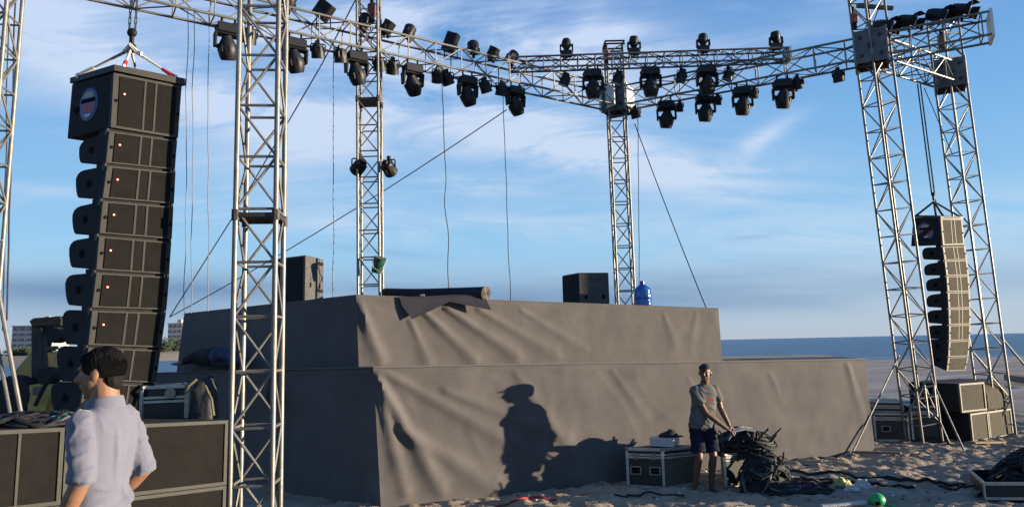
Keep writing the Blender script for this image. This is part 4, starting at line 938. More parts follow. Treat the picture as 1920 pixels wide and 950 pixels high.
# ---------------------------------------------------------------- flight cases
def flight_case(label, a, b, d, z0, z1, lidz=.72, handles=(), m1='case_black', m2=None, edge=.035, group='flight cases', latch=True):
    """a,b plan points of the front face (left,right), d plan depth vector"""
    a, b, d = Vector(a), Vector(b), Vector(d); a.z = b.z = d.z = 0
    root = thing('flight_case', label, 'flight case', (a+b+d)/2+Vector((0, 0, z0)), group)
    q = lambda p, z: Vector((p.x, p.y, z)); x = (b-a).normalized(); y = d.normalized(); L_, D_ = (b-a).length, d.length
    A, B_, C_, D2 = a, b, b+d, a+d; i = .008
    A, B_, C_, D2 = A+x*i+y*i, B_-x*i+y*i, C_-x*i-y*i, D2+x*i-y*i
    zl = lerp(z0, z1, lidz)
    MB().hexa([q(p, z0+.02) for p in (A, B_, C_, D2)]+[q(p, zl-.004) for p in (A, B_, C_, D2)]).build('body', M[m1], root)
    MB().hexa([q(p, zl+.004) for p in (A, B_, C_, D2)]+[q(p, z1-.01) for p in (A, B_, C_, D2)]).build('lid', M[m1], root)
    if m2:
        MB().hexa([q(p, z) for z in (z0+.04, zl-.03) for p in (b+y*edge-x*i, b+y*(D_-edge)-x*i, b+y*(D_-edge)+x*.0, b+y*edge+x*.0)]).build('side_panel', M[m2], root)
    e = MB(); r = edge/2; cs = [a, b, b+d, a+d]
    for p in cs: e.box(p.x, p.y, (z0+z1)/2, edge, edge, z1-z0)
    for k in range(4):
        p, s = cs[k], cs[(k+1) % 4]
        for z in (z0+r, zl-.018, zl+.018, z1-r):
            u = (s-p).normalized(); n = Vector((u.y, -u.x, 0)); hh = r if z in (z0+r, z1-r) else .011
            e.hexa([q(v, zz) for zz in (z-hh, z+hh) for v in (p+u*r*.9+n*r*.72, s-u*r*.9+n*r*.72, s-u*r*.9-n*r*.5, p+u*r*.9-n*r*.5)])
    e.build('edging', M['case_edge'], root)
    c = MB()
    for p in cs:
        for z in (z0+r, z1-r): c.ell(q(p, z), edge*.85, edge*.85, edge*.85, n=8, k=6)
    c.build('ball_corner', M['case_metal'], root, smooth=True)
    for u in handles:
        p = q(lerp(a, b, u), lerp(z0, zl, .55)); n = Vector((x.y, -x.x, 0)); w = .075
        hb = MB().hexa([p+x*s*w+n*o_+Vector((0, 0, zz)) for zz in (-.055, .055) for s, o_ in ((-1, .0), (1, 0), (1, .012), (-1, .012))]).build('handle_dish', M['case_metal'], root)
        MB().hexa([p+x*s*w*.72+n*o_+Vector((0, 0, zz)) for zz in (-.038, .038) for s, o_ in ((-1, .006), (1, .006), (1, .0145), (-1, .0145))]).build('recess', M['hole'], root)
        MB().path([p+x*-.05+n*.016, p+x*-.045+n*.03, p+x*.045+n*.03, p+x*.05+n*.016], .007).build('grip', M['rubber'], root)
    if latch:
        for u in (.25, .75):
            p = q(lerp(a, b, u), zl); n = Vector((x.y, -x.x, 0))
            MB().hexa([p+x*s*.035+n*o_+Vector((0, 0, zz)) for zz in (-.04, .04) for s, o_ in ((-1, .012), (1, .012), (1, .022), (-1, .022))]).build('latch', M['case_metal'], root)
    return root
ca0, ca1, ca2 = atz(1178, 913, 0), atz(1245, 916, 0), atz(1309, 908, 0)
ct = aty(1246, 840, ca1.y).z
flight_case('black flight case with two handles and a pale edged lid left of the worker', ca0, ca1, (ca2-ca1)*1.0, 0.0, ct, .80, (.24, .78), m2='case_tan')  # lighter tan side panel holds the yellow sunlight in its colour
wb0, wb1, wb2 = aty(1218, 835, ca1.y+.25), aty(1264, 838, ca1.y+.05), aty(1272, 836, ca1.y+.3)
wz = ct+.002; r = thing('white_box', 'small white carton on the flight case under a dark cap', 'box', Vector((wb1.x, wb1.y, wz)))
wc = [Vector((wb0.x, ca1.y+.22, 0)), Vector((wb1.x, ca1.y+.08, 0)), Vector((wb2.x+.04, ca1.y+.40, 0)), Vector((wb0.x+.1, ca1.y+.52, 0))]
MB().hexa([Vector((p.x, p.y, z)) for z in (wz, wz+.085) for p in wc]).build('carton', M['bag_white'], r)
MB().hexa([Vector((p.x, p.y, z))+(p-wc[0]-(wc[2]-wc[0])/2)*.04 for z in (wz+.087, wz+.105) for p in wc]).build('lid', M['bag_white'], r)
cc = (wc[0]+wc[2])/2+Vector((.05, 0, wz+.107)); r = thing('cap', 'dark cap lying on the white carton', 'cap', cc)
MB().rings([[cc+Vector((rx*math.cos(t*.3927), rx*.8*math.sin(t*.3927), h*(1+.3*math.cos(t*.3927)))) for t in range(16)] for rx, h in ((.13, 0), (.135, .02), (.11, .055), (.06, .075), (.01, .08))]).build('crown', M['cap'], r, smooth=True)
MB().rings([[cc+Vector((.12+.09*math.cos(t*.3927), .08*math.sin(t*.3927), h)) for t in range(16)] for h in (.0, .008)]).build('peak', M['cap'], r)
cb0, cb1 = atz(1361, 915, 0), atz(1448, 905, 0)
cbt = aty(1361, 850, cb0.y).z
flight_case('black flight case half buried under the tangle of cables right of the worker', cb0, cb1, Vector((.15, .62, 0)), .0, cbt, .84, (), latch=True, m2=None)
# dark cases behind the right tower
cd0, cd1 = atz(1642, 828, 0), atz(1700, 830, 0); cdt = aty(1643, 773, cd0.y).z
flight_case('big black flight case in shade next to the right end of the stage', cd0, cd1+Vector((.05, 0, 0)), Vector((.2, .8, 0)), 0.02, cdt, .8, (.35,), group='dark flight cases behind the right tower')
ce0 = cd1+Vector((.12, .0, 0)); 
flight_case('black flight case behind the foot of the right tower, touching the subwoofers', ce0, ce0+Vector((.55, .05, 0)), Vector((.2, .8, 0)), .02, aty(1740, 760, ce0.y).z, .8, (), group='dark flight cases behind the right tower')
cz = cdt+.004
flight_case('flat open-topped black case lying on the big black case', cd0+Vector((.06, .1, 0)), cd1+Vector((.05, .1, 0)), Vector((.2, .6, 0)), cz, cz+.19, .5, (), latch=False, edge=.022, group='dark flight cases behind the right tower')
# case on the left subs
lc = p2+(p1-p2)*.55; ztop = SA.z+.004
la = Vector((*aty(286, 770, 6.30).xy, 0)); lb = Vector((*aty(350, 766, 6.42).xy, 0))
flight_case('small silver edged flight case standing on the right stack of left subwoofers', la+Vector((-.10, .0, 0)), lb, Vector((-.18, .32, 0)), ztop-.03, aty(352, 720, 6.42).z, .62, (), edge=.03, group='cases on the left subwoofers', latch=False)
q = lerp(la, lb, .5); q = Vector((q.x+.02, q.y-.03, aty(320, 736, 6.4).z)); o = disc(q, Vector((.045, .01, 0)), Vector((0, 0, .045)), Vector((0, -1, 0)), 18, .02).build('butterfly_latch', M['case_metal'], origin=q); o.parent = [x for x in bpy.data.objects if x.get('label', '').startswith('small silver edged')][0]; o.location = q-o.parent.location
def lump(name, label, cat, c, rx, ry, rz, m, seed, amp=.25, group=None, yaw=0, folds=3.0, extra=None):
    mb = MB(); K, N_ = 18, 28; rg = []
    for i in range(K+1):
        a = -math.pi/2+math.pi*i/K; a = max(-1.54, min(1.54, a)); row = []
        for j in range(N_):
            t = 2*math.pi*j/N_; v = Vector((math.cos(a)*math.cos(t), math.cos(a)*math.sin(t), math.sin(a)))
            k = 1+amp*noise.noise(v*1.5+Vector((seed, 0, 0)))+amp*.7*abs(noise.noise(v*folds+Vector((seed, 5, 0))))
            p = Vector((v.x*rx*k, v.y*ry*k, max(v.z*rz*k, -rz*.35))); p.rotate(Matrix.Rotation(yaw, 3, 'Z')); row.append(Vector(c)+p+Vector((0, 0, rz*.35)))
        rg.append(row)
    mb.rings(rg); o = mb.build(name, m, origin=Vector(c), smooth=True); tag(o, label, cat, group); return o
bc = aty(382, 786, 6.35); bc.z = SA.z
bg = lump('rucksack', 'slumped black rucksack on the left subwoofers beside the silver edged case', 'bag', bc, .13, .10, .27, M['bag'], 3, .3)
MB().path([bc+Vector((.05, -.11, .30)), bc+Vector((.12, -.13, .18)), bc+Vector((.14, -.12, .04))], .012).build('strap', M['bag2'], bg)
MB().path([bc+Vector((-.03, -.10, .36)), bc+Vector((-.09, -.13, .30)), bc+Vector((-.13, -.10, .24))], .016).build('pocket_flap', M['bag2'], bg)
hb = aty(505, 730, 9.6)
lump('hanging_bag', 'dark bag hanging against the shaded stage side behind the front tower', 'bag', hb+Vector((0, .1, -.2)), .10, .07, .24, M['bag'], 9, .3)

# ---------------------------------------------------------------- cables
def squiggle(c, rx, ry, h, rnd, n=9, z0=0):
    """a run of loose loops lying over a dome"""
    ox, oy = rnd.uniform(-.45, .45), rnd.uniform(-.45, .45); R0 = rnd.uniform(.22, .55); a0 = rnd.uniform(0, 6.28); turns = rnd.uniform(1.1, 2.6); el = rnd.uniform(.45, 1); ro = rnd.uniform(0, 3.14); sd_ = rnd.uniform(0, 50); lift = rnd.uniform(.55, 1.08)
    out_ = []; N_ = int(turns*20)
    for i in range(N_+1):
        t = i/N_; a = a0+turns*6.283*t; r = R0*(1+.35*noise.noise(Vector((t*3, sd_, 0)))); u, v = r*math.cos(a), r*el*math.sin(a)
        x = ox+u*math.cos(ro)-v*math.sin(ro)+.12*noise.noise(Vector((t*4, sd_, 4))); y = oy+u*math.sin(ro)+v*math.cos(ro)+.12*noise.noise(Vector((t*4, sd_, 8)))
        q = x*x+y*y; k = 1 if q < 1 else 1/math.sqrt(q); x *= k; y *= k; q = min(1, q)
        z = h*(max(0, 1-q)**.65)*lift*(1+.15*noise.noise(Vector((t*6, sd_, 12))))+.012
        out_.append(Vector(c)+Vector((x*rx, y*ry, z0+z)))
    return out_
def heap(label, c, rx, ry, h, count, seed, r=.011, mats=('cable', 'cable_grey', 'cable_teal'), w=(.9, .1, 0), group='cable heaps', core=True, spikes=0, name='cable_heap'):
    rnd = random.Random(seed); root = thing(name, label, 'cables', c, group)
    if core:
        mb = MB(); rg = []
        for i in range(8):
            a = i/7*math.pi/2*.98
            rg.append([Vector(c)+Vector((math.cos(a)*rx*.8*math.cos(t*.3927)*(1+.15*noise.noise(Vector((t, i, seed)))), math.cos(a)*ry*.8*math.sin(t*.3927), -.02+math.sin(a)*h*.62*(1+.2*noise.noise(Vector((t*.7, i, seed+3)))))) for t in range(16)])
        mb.rings(rg); mb.build('coil_mass', M['cable'], root, smooth=True)
    mbs = [MB() for _ in mats]
    for i in range(count):
        k = rnd.choices(range(len(mats)), w)[0]
        mbs[k].path(squiggle(c, rx, ry, h, rnd), r*rnd.uniform(.6, 1.2), 5)
    for i in range(spikes):
        t = rnd.uniform(0, 6.28); d = Vector((math.cos(t)*rx*.7, math.sin(t)*ry*.7, h*rnd.uniform(.4, .9))); q = Vector(c)+d
        mbs[0].path([q, q+Vector((d.x*.2, d.y*.2, .06)), q+Vector((d.x*.4+rnd.uniform(-.05, .05), d.y*.3, .05+rnd.uniform(-.05, .1)))], .012, 6)
    for mb, mn in zip(mbs, mats):
        if mb.v: o_ = mb.build('cables', M[mn], root, smooth=True)
    return root
ctop = atz(1400, 912, 0)+Vector((.12, .3, 0)); ctop.z = cbt
heap('tall black tangle of cables piled on the flight case by the worker', ctop+Vector((-.04, -.05, -.05)), .48, .40, .30, 80, 21, .012, w=(.95, .05, 0), spikes=12)
hq = atz(1425, 919, 0); hq.z = 0
heap('black cables spilling down the front of the buried flight case to the sand', hq+Vector((.06, .0, 0)), .40, .24, .44, 70, 22, .012, w=(.93, .07, 0), spikes=6)
heap('low spread of black cables on the sand right of the buried flight case', atz(1490, 922, 0), .52, .26, .11, 60, 23, .011, w=(.88, .12, 0), core=False)
heap('black and teal cable pile on the left edge of the subwoofers', aty(50, 799, 5.35), .42, .36, .085, 60, 24, .011, w=(.90, .085, .015), spikes=5)
heap('thin coil of teal cable beside the foreground man on the subwoofer top', aty(112, 796, 5.35), .17, .13, .09, 14, 25, .009, w=(.5, .1, .4), core=False)
def gcable(label, pts, r=.014, m='cable', group='cables lying on the sand', seed=0):
    pp = []
    for i in range(len(pts)-1):
        for k in range(14):
            t = k/14; x = lerp(Vector(pts[i]), Vector(pts[i+1]), t); x += Vector((noise.noise(Vector((i+t, seed, 0))*2)*.10, noise.noise(Vector((i+t, seed, 7))*2)*.10, 0)); x.z = max(gz(x.x, x.y, True), gz(x.x, x.y, True))+r*1.0; pp.append(x)
    o = MB().path(pp, r, 6).build('cable', M[m], origin=pp[len(pp)//2]); tag(o, label, 'cable', group)
g_ = lambda x, y: atz(x, y, 0)
gcable('long black cable lying from the cable heap towards the open case', [g_(1480, 888), g_(1600, 893), g_(1700, 902), g_(1800, 914), g_(1830, 918)], .020, seed=1)
gcable('second long black cable on the sand, just above the green ball', [g_(1470, 905), g_(1570, 905), g_(1660, 910), g_(1712, 918)], .022, seed=2)
gcable('black cable on the sand below the first long one', [g_(1500, 897), g_(1580, 902), g_(1640, 898), g_(1760, 908)], .014, seed=3)
gcable('short black cable end near the yellow plastic bag', [g_(1505, 925), g_(1540, 918), g_(1560, 922)], .018, seed=4)
gcable('black cable running to the frame edge under the open case', [g_(1760, 912), g_(1840, 925), g_(1960, 940)], .014, seed=6)
gcable('red cable lying on the sand at the foot of the stage', [g_(925, 949), g_(980, 943), g_(1050, 937)], .012, 'sling_red', seed=8)
gcable('black cable trailing at the worker side of the flight case', [g_(1150, 930), g_(1200, 926), g_(1290, 930)], .012, seed=9)

# open case with black cables on the right
oc = g_(1812, 905); ocd = g_(1960, 940)
r = thing('open_flight_case', 'low open flight case tray heaped with black cables at the right edge', 'flight case', g_(1870, 925))
X0, Y0 = g_(1840, 938), None
ax_ = Vector((1, -.10, 0)).normalized(); o0 = g_(1852, 942); ay_ = (g_(1812, 902)-o0).normalized()
def pan(x0, x1, y0, y1, z0, z1, nm, m): MB().hexa([o0+ax_*x+ay_*y+Vector((0, 0, z)) for z in (z0, z1) for x, y in ((x0, y0), (x1, y0), (x1, y1), (x0, y1))]).build(nm, M[m], r)
pan(0, 1.5, 0, .9, .03, .06, 'floor_panel', 'case_black'); pan(0, 1.5, -.015, .01, .03, .22, 'side_panel', 'case_black'); pan(-.012, .012, 0.012, .9, .03, .22, 'end_panel', 'case_black'); pan(0.012, 1.5, .89, .91, .03, .22, 'side_panel', 'case_black')
pan(-.03, 1.5, -.035, -.016, .20, .235, 'edging', 'case_edge'); pan(-.03, 1.5, -.035, -.016, .04, .07, 'edging', 'case_edge'); pan(-.035, -.013, -.03, .9, .20, .235, 'edging', 'case_edge'); pan(-.035, -.013, -.03, .01, .07, .20, 'edging', 'case_edge')
heap('black cables heaped inside the open case at the right edge', o0+ax_*.75+ay_*.45+Vector((0, 0, .08)), .66, .40, .42, 80, 31, .014, w=(.98, .02, 0))
# lid lying left of it
r = thing('case_lid', 'flat dark case lid lying tilted on the sand against the open case', 'case lid', g_(1818, 915))
lid = [g_(1803, 902)+Vector((0, 0, .04)), g_(1822, 900)+Vector((0, 0, .06)), g_(1856, 932)+Vector((0, 0, .06)), g_(1832, 934)+Vector((0, 0, .02))]
MB().hexa([p for p in lid]+[p+Vector((0, 0, .035)) for p in lid]).build('panel', M['case_black'], r); MB().path([p+Vector((0, 0, .02)) for p in (lid[3], lid[0], lid[1])], .016).build('edging', M['wood'], r)

# ---------------------------------------------------------------- litter and small things on the sand
def scrap(label, px, py, s, m, seed, name='plastic_bag', cat='plastic bag', sz=.6):
    c = g_(px, py); c.z = gz(c.x, c.y); return lump(name, label, cat, c, s, s*.7, s*sz, M[m], seed, .5, 'litter on the sand', folds=4)
scrap('crumpled yellow plastic bag on the sand', 1578, 912, .10, 'bag_yellow', 1)
scrap('upright crumpled white plastic bag on the sand', 1617, 916, .085, 'bag_white', 2, sz=1.1)
scrap('flat white plastic scrap between the yellow and the upright white bag', 1598, 922, .09, 'bag_white', 5, sz=.25)
scrap('pinkish scrap lying flat left of the green ball', 1575, 920, .06, 'case_tan', 6, sz=.3)
scrap('tan torn carton scrap beside the low cable spread', 1524, 914, .06, 'bag2', 7, sz=.8, name='carton_scrap', cat='scrap')
scrap('pale scrap at the foot of the stage near the right corner', 1598, 858, .09, 'wood', 8, sz=.3, name='carton_scrap', cat='scrap')
c = g_(1645, 946); c.z = gz(c.x, c.y)+.05
gb = thing('helmet', 'shiny green helmet lying on the sand at the bottom edge', 'helmet', c)
MB().rings([[c+Vector((.095*math.cos(a)*math.cos(t*.2618), .08*math.cos(a)*math.sin(t*.2618), .08*math.sin(a))) for t in range(24)] for a in [-.7+i*.226 for i in range(11)]]).build('shell', M['green'], gb, smooth=True)
MB().ell(c+Vector((-.02, -.07, -.02)), .035, .02, .022).build('opening', M['hole'], gb, smooth=True)
MB().path([c+Vector((.10, -.03, -.04)), c+Vector((.15, -.05, -.06)), c+Vector((.18, -.04, -.06))], .015).build('peak', M['green'], gb)
def plank(label, a, b, w, t, m='wood', z=.03):
    a, b = Vector(a), Vector(b); u = (b-a).normalized(); n = Vector((-u.y, u.x, 0))*w/2
    a.z = gz(a.x, a.y)+z; b.z = gz(b.x, b.y)+z
    o = MB().hexa([a-n, b-n, b+n, a+n]+[p+Vector((0, 0, t)) for p in (a-n, b-n, b+n, a+n)]).build('plank', M[m], origin=(a+b)/2); tag(o, label, 'plank', 'planks and slats on the sand'); return o
plank('pale plank at the bottom edge left of the green helmet', g_(1540, 951), g_(1622, 947), .06, .03, 'bag_white')
plank('dark slat lying at the right foot of the stage cloth', g_(1600, 852), g_(1690, 858), .07, .03)
plank('thin slat just right of the dark slat at the stage foot', g_(1695, 856), g_(1720, 850), .05, .02)
plank('plank lying flat on the sand in front of the right subwoofers', g_(1822, 836), g_(1880, 828), .14, .03)
plank('weathered board far back on the beach at the right frame edge', g_(1896, 712), g_(1955, 722), .5, .25, z=.1)
# bottom left, in the shade of the stage
lump('tarp_bundle', 'pale green crumpled bundle in the shade at the stage foot', 'bundle', Vector((*aty(645, 944, 7.6).xy, gz(-1.6, 7.6, False)+.0)), .14, .12, .12, M['tarp'], 12, .3)
tb = Vector((*aty(560, 946, 7.5).xy, 0.02)); heap('black cables in the shade at the bottom edge beside the front tower', tb, .22, .15, .16, 25, 41, .012, w=(.8, .2, 0), spikes=5)
scrap('white and red scrap between the dark cables and the pale bundle', 598, 955, .06, 'bag_white', 14)
wt = Vector((*aty(470, 930, 7.4).xy, 0)); heap('cable loops with pale ends on the sand behind the front tower', wt, .25, .2, .25, 22, 43, .012, w=(.6, .4, 0), core=False)
# bits of rubbish, one mass
rnd = random.Random(77); mb = MB()
for i in range(1100):
    x, y = rnd.uniform(-1.5, 9), rnd.uniform(7.6, 12.5)
    z = gz(x, y)+.004; s = rnd.uniform(.006, .024)*(1 if i % 12 else 2); a = rnd.uniform(0, 3.14); u = Vector((math.cos(a), math.sin(a), rnd.uniform(-.3, .3)))*s; v = Vector((-math.sin(a), math.cos(a), rnd.uniform(0, .8)))*s*rnd.uniform(.2, .7); c = Vector((x, y, z))
    mb.add([c-u-v, c+u-v, c+u+v, c-u+v, c-u-v+Vector((0, 0, .006)), c+u-v+Vector((0, 0, .006)), c+u+v+Vector((0, 0, .006)), c-u+v+Vector((0, 0, .006))], [(3, 2, 1, 0), (4, 5, 6, 7), (0, 1, 5, 4), (1, 2, 6, 5), (2, 3, 7, 6), (3, 0, 4, 7)], rnd.choice([0, 0, 0, 1, 1, 2]))
o = mb.build('beach_litter', [M['wood'], M['bag_white'], M['cable']]); tag(o, 'scattered bits of shell, twig and paper on the sand', None, None, 'stuff')

# ---------------------------------------------------------------- loader behind the left speakers
LY = 11.0
def lp_(px, py, Y=LY): return aty(px, py, Y)
ld = thing('loader', 'small yellow loader with dark canopy and raised arm parked behind the left speakers', 'loader', Vector((lp_(85, 800).x, LY, 0)))
def quad3(pts, Y, th, name, m, bevel=.01):
    f = [lp_(x, y, Y) for x, y in pts]; b = [p+Vector((.0, th, 0)) for p in f]; K = len(pts)
    return MB().add(f+b, [tuple(range(K)), tuple(reversed(range(K, 2*K)))]+[(i, K+i, K+(i+1) % K, (i+1) % K) for i in range(K)]).build(name, M[m], ld, bevel=bevel)
quad3([(54, 602), (62, 596), (112, 592), (116, 600), (114, 610), (60, 612)], LY-.1, 1.2, 'canopy', 'rubber')
quad3([(58, 610), (78, 610), (82, 690), (80, 745), (60, 745), (58, 690)], LY-.05, .12, 'mast', 'dark_steel')
quad3([(80, 610), (96, 610), (88, 660), (84, 745), (76, 745)], LY+.6, .1, 'mast', 'rubber')
quad3([(25, 698), (55, 662), (66, 668), (62, 712), (32, 712)], LY+.2, .5, 'boom', 'yellow')
quad3([(86, 650), (100, 648), (103, 654), (88, 657)], LY-.1, .12, 'lever_panel', 'bag2')
quad3([(88, 660), (102, 664), (106, 694), (94, 694)], LY-.15, .2, 'seat_frame', 'orange')
quad3([(54, 722), (90, 716), (94, 742), (84, 770), (50, 772)], LY-.3, .8, 'body', 'yellow')
quad3([(60, 726), (80, 723), (79, 738), (60, 740)], LY-.33, .02, 'grille', 'galv')
quad3([(68, 758), (110, 752), (112, 776), (60, 780)], LY-.2, .6, 'counterweight', 'yellow')
for px, py, rr_ in ((28, 742, .32), (92, 704, .14), (108, 628, .12)):
    c = lp_(px, py, LY-.2); MB().lathe([(rr_*.5, -.1), (rr_*.95, -.1), (rr_, -.05), (rr_, .1), (rr_*.5, .12)], c, (0, 1, 0), 18).build('wheel' if rr_ > .3 else 'drum', M['rubber'], ld, smooth=True)
MB().path([lp_(66, 760, LY-.4), lp_(80, 730, LY-.42), lp_(98, 700, LY-.4)], .03).build('hose', M['rubber'], ld)

# ---------------------------------------------------------------- people
def bake(name, mb, mtl, voxel, smooth_it, parent, loc, decim=None, disp=None, subdiv=0):
    """fuse overlapping volumes into one continuous surface"""
    me = bpy.data.meshes.new(name); me.from_pydata([tuple(v) for v in mb.v], [], mb.f)
    bm = bmesh.new(); bm.from_mesh(me); bmesh.ops.recalc_face_normals(bm, faces=bm.faces); bm.to_mesh(me); bm.free()
    t = bpy.data.objects.new('tmp', me); COL.objects.link(t)
    r = t.modifiers.new('r', 'REMESH'); r.mode = 'VOXEL'; r.voxel_size = voxel
    if smooth_it: sm_ = t.modifiers.new('s', 'SMOOTH'); sm_.factor = .5; sm_.iterations = smooth_it
    dg = bpy.context.evaluated_depsgraph_get(); dg.update()
    m2 = bpy.data.meshes.new_from_object(t.evaluated_get(dg)); bpy.data.objects.remove(t); m2.name = name
    if disp:
        ns = [v.normal.copy() for v in m2.vertices]
        for v, n in zip(m2.vertices, ns): v.co += n*disp(v.co)
    m2.materials.clear(); m2.materials.append(mtl)
    for p in m2.polygons: p.use_smooth = True; p.material_index = 0
    o = bpy.data.objects.new(name, m2); COL.objects.link(o); o.parent = parent
    return o
def seg(mb, p, q, r1, r2, n=14):
    mb.tube(p, q, r1, r2, n=n); mb.ell(p, r1, r1, r1, n=n, k=8); mb.ell(q, r2, r2, r2, n=n, k=8); return mb
def hand(mb, w, d, up, sc=1.0, curl=.5, side=1):
    """palm at wrist w pointing along d; up = back of hand direction; five separate bent fingers"""
    w = Vector(w); d = Vector(d).normalized(); up = Vector(up); up = (up-d*up.dot(d)).normalized(); x = d.cross(up)*side
    pc = w+d*.048*sc
    T = Matrix((x, d, up)).transposed().to_4x4(); mb.ell(pc, .040*sc, .052*sc, .017*sc, T.to_3x3().to_4x4(), n=14, k=8)
    for k, (off, ln) in enumerate(((.030, .068), (.010, .078), (-.011, .072), (-.030, .056))):
        a = pc+x*off*sc+d*.034*sc; dd = d
        for j in range(3):
            dd = (dd-up*curl*(.35+.25*j)).normalized(); b = a+dd*ln*sc*(.42, .33, .25)[j]; r1 = (.0095-.001*j)*sc; seg(mb, a, b, r1, r1*.9, 8); a = b
    a = w+d*.02*sc+x*.028*sc; b = a+(x*.6+d*.75-up*.3).normalized()*.04*sc; c_ = b+(x*.15+d*.9-up*.45).normalized()*.032*sc
    seg(mb, a, b, .012*sc, .0105*sc, 8); seg(mb, b, c_, .0105*sc, .009*sc, 8)
def headmesh(mb, c, f, u, sc=1.0):
    """head with centre c, facing f, up u"""
    c = Vector(c); f = Vector(f).normalized(); u = Vector(u); u = (u-f*u.dot(f)).normalized(); x = f.cross(u)
    T = Matrix((x, f, u)).transposed().to_4x4()
    P = lambda a, b, d: c+(x*a+f*b+u*d)*sc
    mb.ell(P(0, -.012, .025), .076*sc, .094*sc, .088*sc, T, n=20, k=12)       # skull
    mb.ell(P(0, .022, -.03), .062*sc, .068*sc, .085*sc, T, n=18, k=12)        # face
    mb.ell(P(0, .052, -.088), .030*sc, .030*sc, .024*sc, T, n=12, k=8)        # chin
    mb.ell(P(0, .02, -.075), .050*sc, .050*sc, .030*sc, T, n=14, k=8)         # jaw
    mb.tube(P(0, .082, .012), P(0, .110, -.028), .009*sc, .015*sc); mb.ell(P(0, .104, -.030), .017*sc, .014*sc, .011*sc, T, n=10, k=8)   # nose
    mb.ell(P(0, .080, .028), .048*sc, .016*sc, .010*sc, T, n=12, k=8)         # brow
    for s in (-1, 1):
        mb.ell(P(s*.036, .070, -.022), .020*sc, .016*sc, .018*sc, T, n=10, k=8)   # cheek
        mb.ell(P(s*.079, -.006, -.010), .010*sc, .022*sc, .034*sc, T @ Matrix.Rotation(.25, 4, 'X'), n=12, k=8)   # ear
    mb.ell(P(0, .086, -.056), .024*sc, .011*sc, .006*sc, T, n=10, k=8); mb.ell(P(0, .084, -.067), .020*sc, .010*sc, .006*sc, T, n=10, k=8)   # lips
    return P, T
def eyes(parent, P, sc, base):
    for s in (-1, 1):
        MB().ell(P(s*.031, .082, .008), .011*sc, .008*sc, .007*sc, n=10, k=6).build('eye', M['hole'], parent, smooth=True)
def loft(mb, secs, n=26):   # secs: centre, rx, ry, x axis, y axis
    rg = []
    for c, rx, ry, x, y in secs:
        c = Vector(c); row = []
        for k in range(n):
            a = 2*math.pi*k/n; ca_, sa_ = math.cos(a), math.sin(a); e = .82
            row.append(c+x*rx*math.copysign(abs(ca_)**e, ca_)+y*ry*math.copysign(abs(sa_)**e, sa_))
        rg.append(row)
    mb.rings(rg)
def figure(label, cat, base, yaw, loc_fn): pass

# --- man in the foreground, seen from behind
fb = aty(203, 700, 3.4); FB = Vector((fb.x-.01, fb.y, .245))
root = thing('person', 'man in a pale lavender shirt seen from behind, hands at his pockets, looking left', 'person', FB)
vr = Vector((fb.x, fb.y, 0)).normalized(); fw = vr.copy(); fw.rotate(Matrix.Rotation(R(46), 3, 'Z')); rt = Vector((fw.y, -fw.x, 0)); upv = Vector((0, 0, 1))
L_ = lambda x, y, z: rt*x+fw*y+upv*z
hf = vr.copy(); hf.rotate(Matrix.Rotation(R(68), 3, 'Z')); hf = (hf+Vector((0, 0, -.10))).normalized()
body = MB()
HC = L_(-.005, .030, 1.582)
Ph, Th = headmesh(body, HC, hf, (-.02, 0, 1), 1.0)
seg(body, HC+Vector((0, 0, -.06))-hf*.02, L_(0, -.01, 1.42), .060, .068)
loft(body, [(L_(0, 0, z), rx, ry, rt, fw) for z, rx, ry in ((1.44, .055, .05), (1.38, .10, .06), (1.30, .12, .075), (1.15, .11, .075), (1.02, .11, .08), (.92, .12, .085), (.84, .12, .085))])
SL, SRt = L_(-.138, -.005, 1.362), L_(.138, -.005, 1.362); EL, ER = L_(-.170, -.065, 1.115), L_(.185, -.075, 1.10); WL, WR = L_(-.175, .05, .895), L_(.16, .10, .93)
for a_, e_, w_ in ((SL, EL, WL), (SRt, ER, WR)):
    seg(body, a_, e_, .044, .040); seg(body, e_, lerp(e_, w_, .35), .040, .042); seg(body, lerp(e_, w_, .35), w_, .042, .027)
hand(body, WL, L_(.10, .25, -.45), L_(-1, -.1, -.1), 1, .35, -1); hand(body, WR, L_(-.10, .2, -.45), L_(1, -.1, -.1), 1, .35, 1)
for s in (-1, 1):
    seg(body, L_(s*.085, 0, .88), L_(s*.10, .02, .47), .085, .055); seg(body, L_(s*.10, .02, .47), L_(s*.11, -.02, .08), .055, .035)
    seg(body, L_(s*.11, -.03, .05), L_(s*.125, .14, .03), .04, .028)
bake('body', body, M['skin'], .0065, 3, root, FB)
# shirt
sh = MB()
loft(sh, [(L_(0, 0, .835), .150, .112, rt, fw), (L_(0, -.002, .88), .152, .113, rt, fw), (L_(0, 0, .95), .142, .106, rt, fw), (L_(0, .004, 1.03), .134, .098, rt, fw), (L_(0, .0, 1.12), .138, .098, rt, fw), (L_(0, -.006, 1.22), .146, .102, rt, fw),
          (L_(0, -.012, 1.31), .150, .100, rt, fw), (L_(0, -.012, 1.365), .142, .088, rt, fw), (L_(0, -.010, 1.405), .108, .074, rt, fw), (L_(0, -.004, 1.435), .078, .064, rt, fw), (L_(0, .004, 1.452), .064, .060, rt, fw)])
for a_, e_, w_ in ((SL, EL, WL), (SRt, ER, WR)):
    a2 = a_+L_(.008 if a_ is SL else -.008, 0, -.004)
    seg(sh, a2, lerp(a_, e_, .5), .062, .057); m_ = lerp(a_, e_, .5); seg(sh, m_, lerp(a_, e_, .93), .057, .054)
    sh.tube(lerp(a_, e_, .86), lerp(a_, e_, 1.06)+fw*.01, .058, .060, n=18)
inv = lambda p: (p.dot(rt), p.dot(fw), p.z)
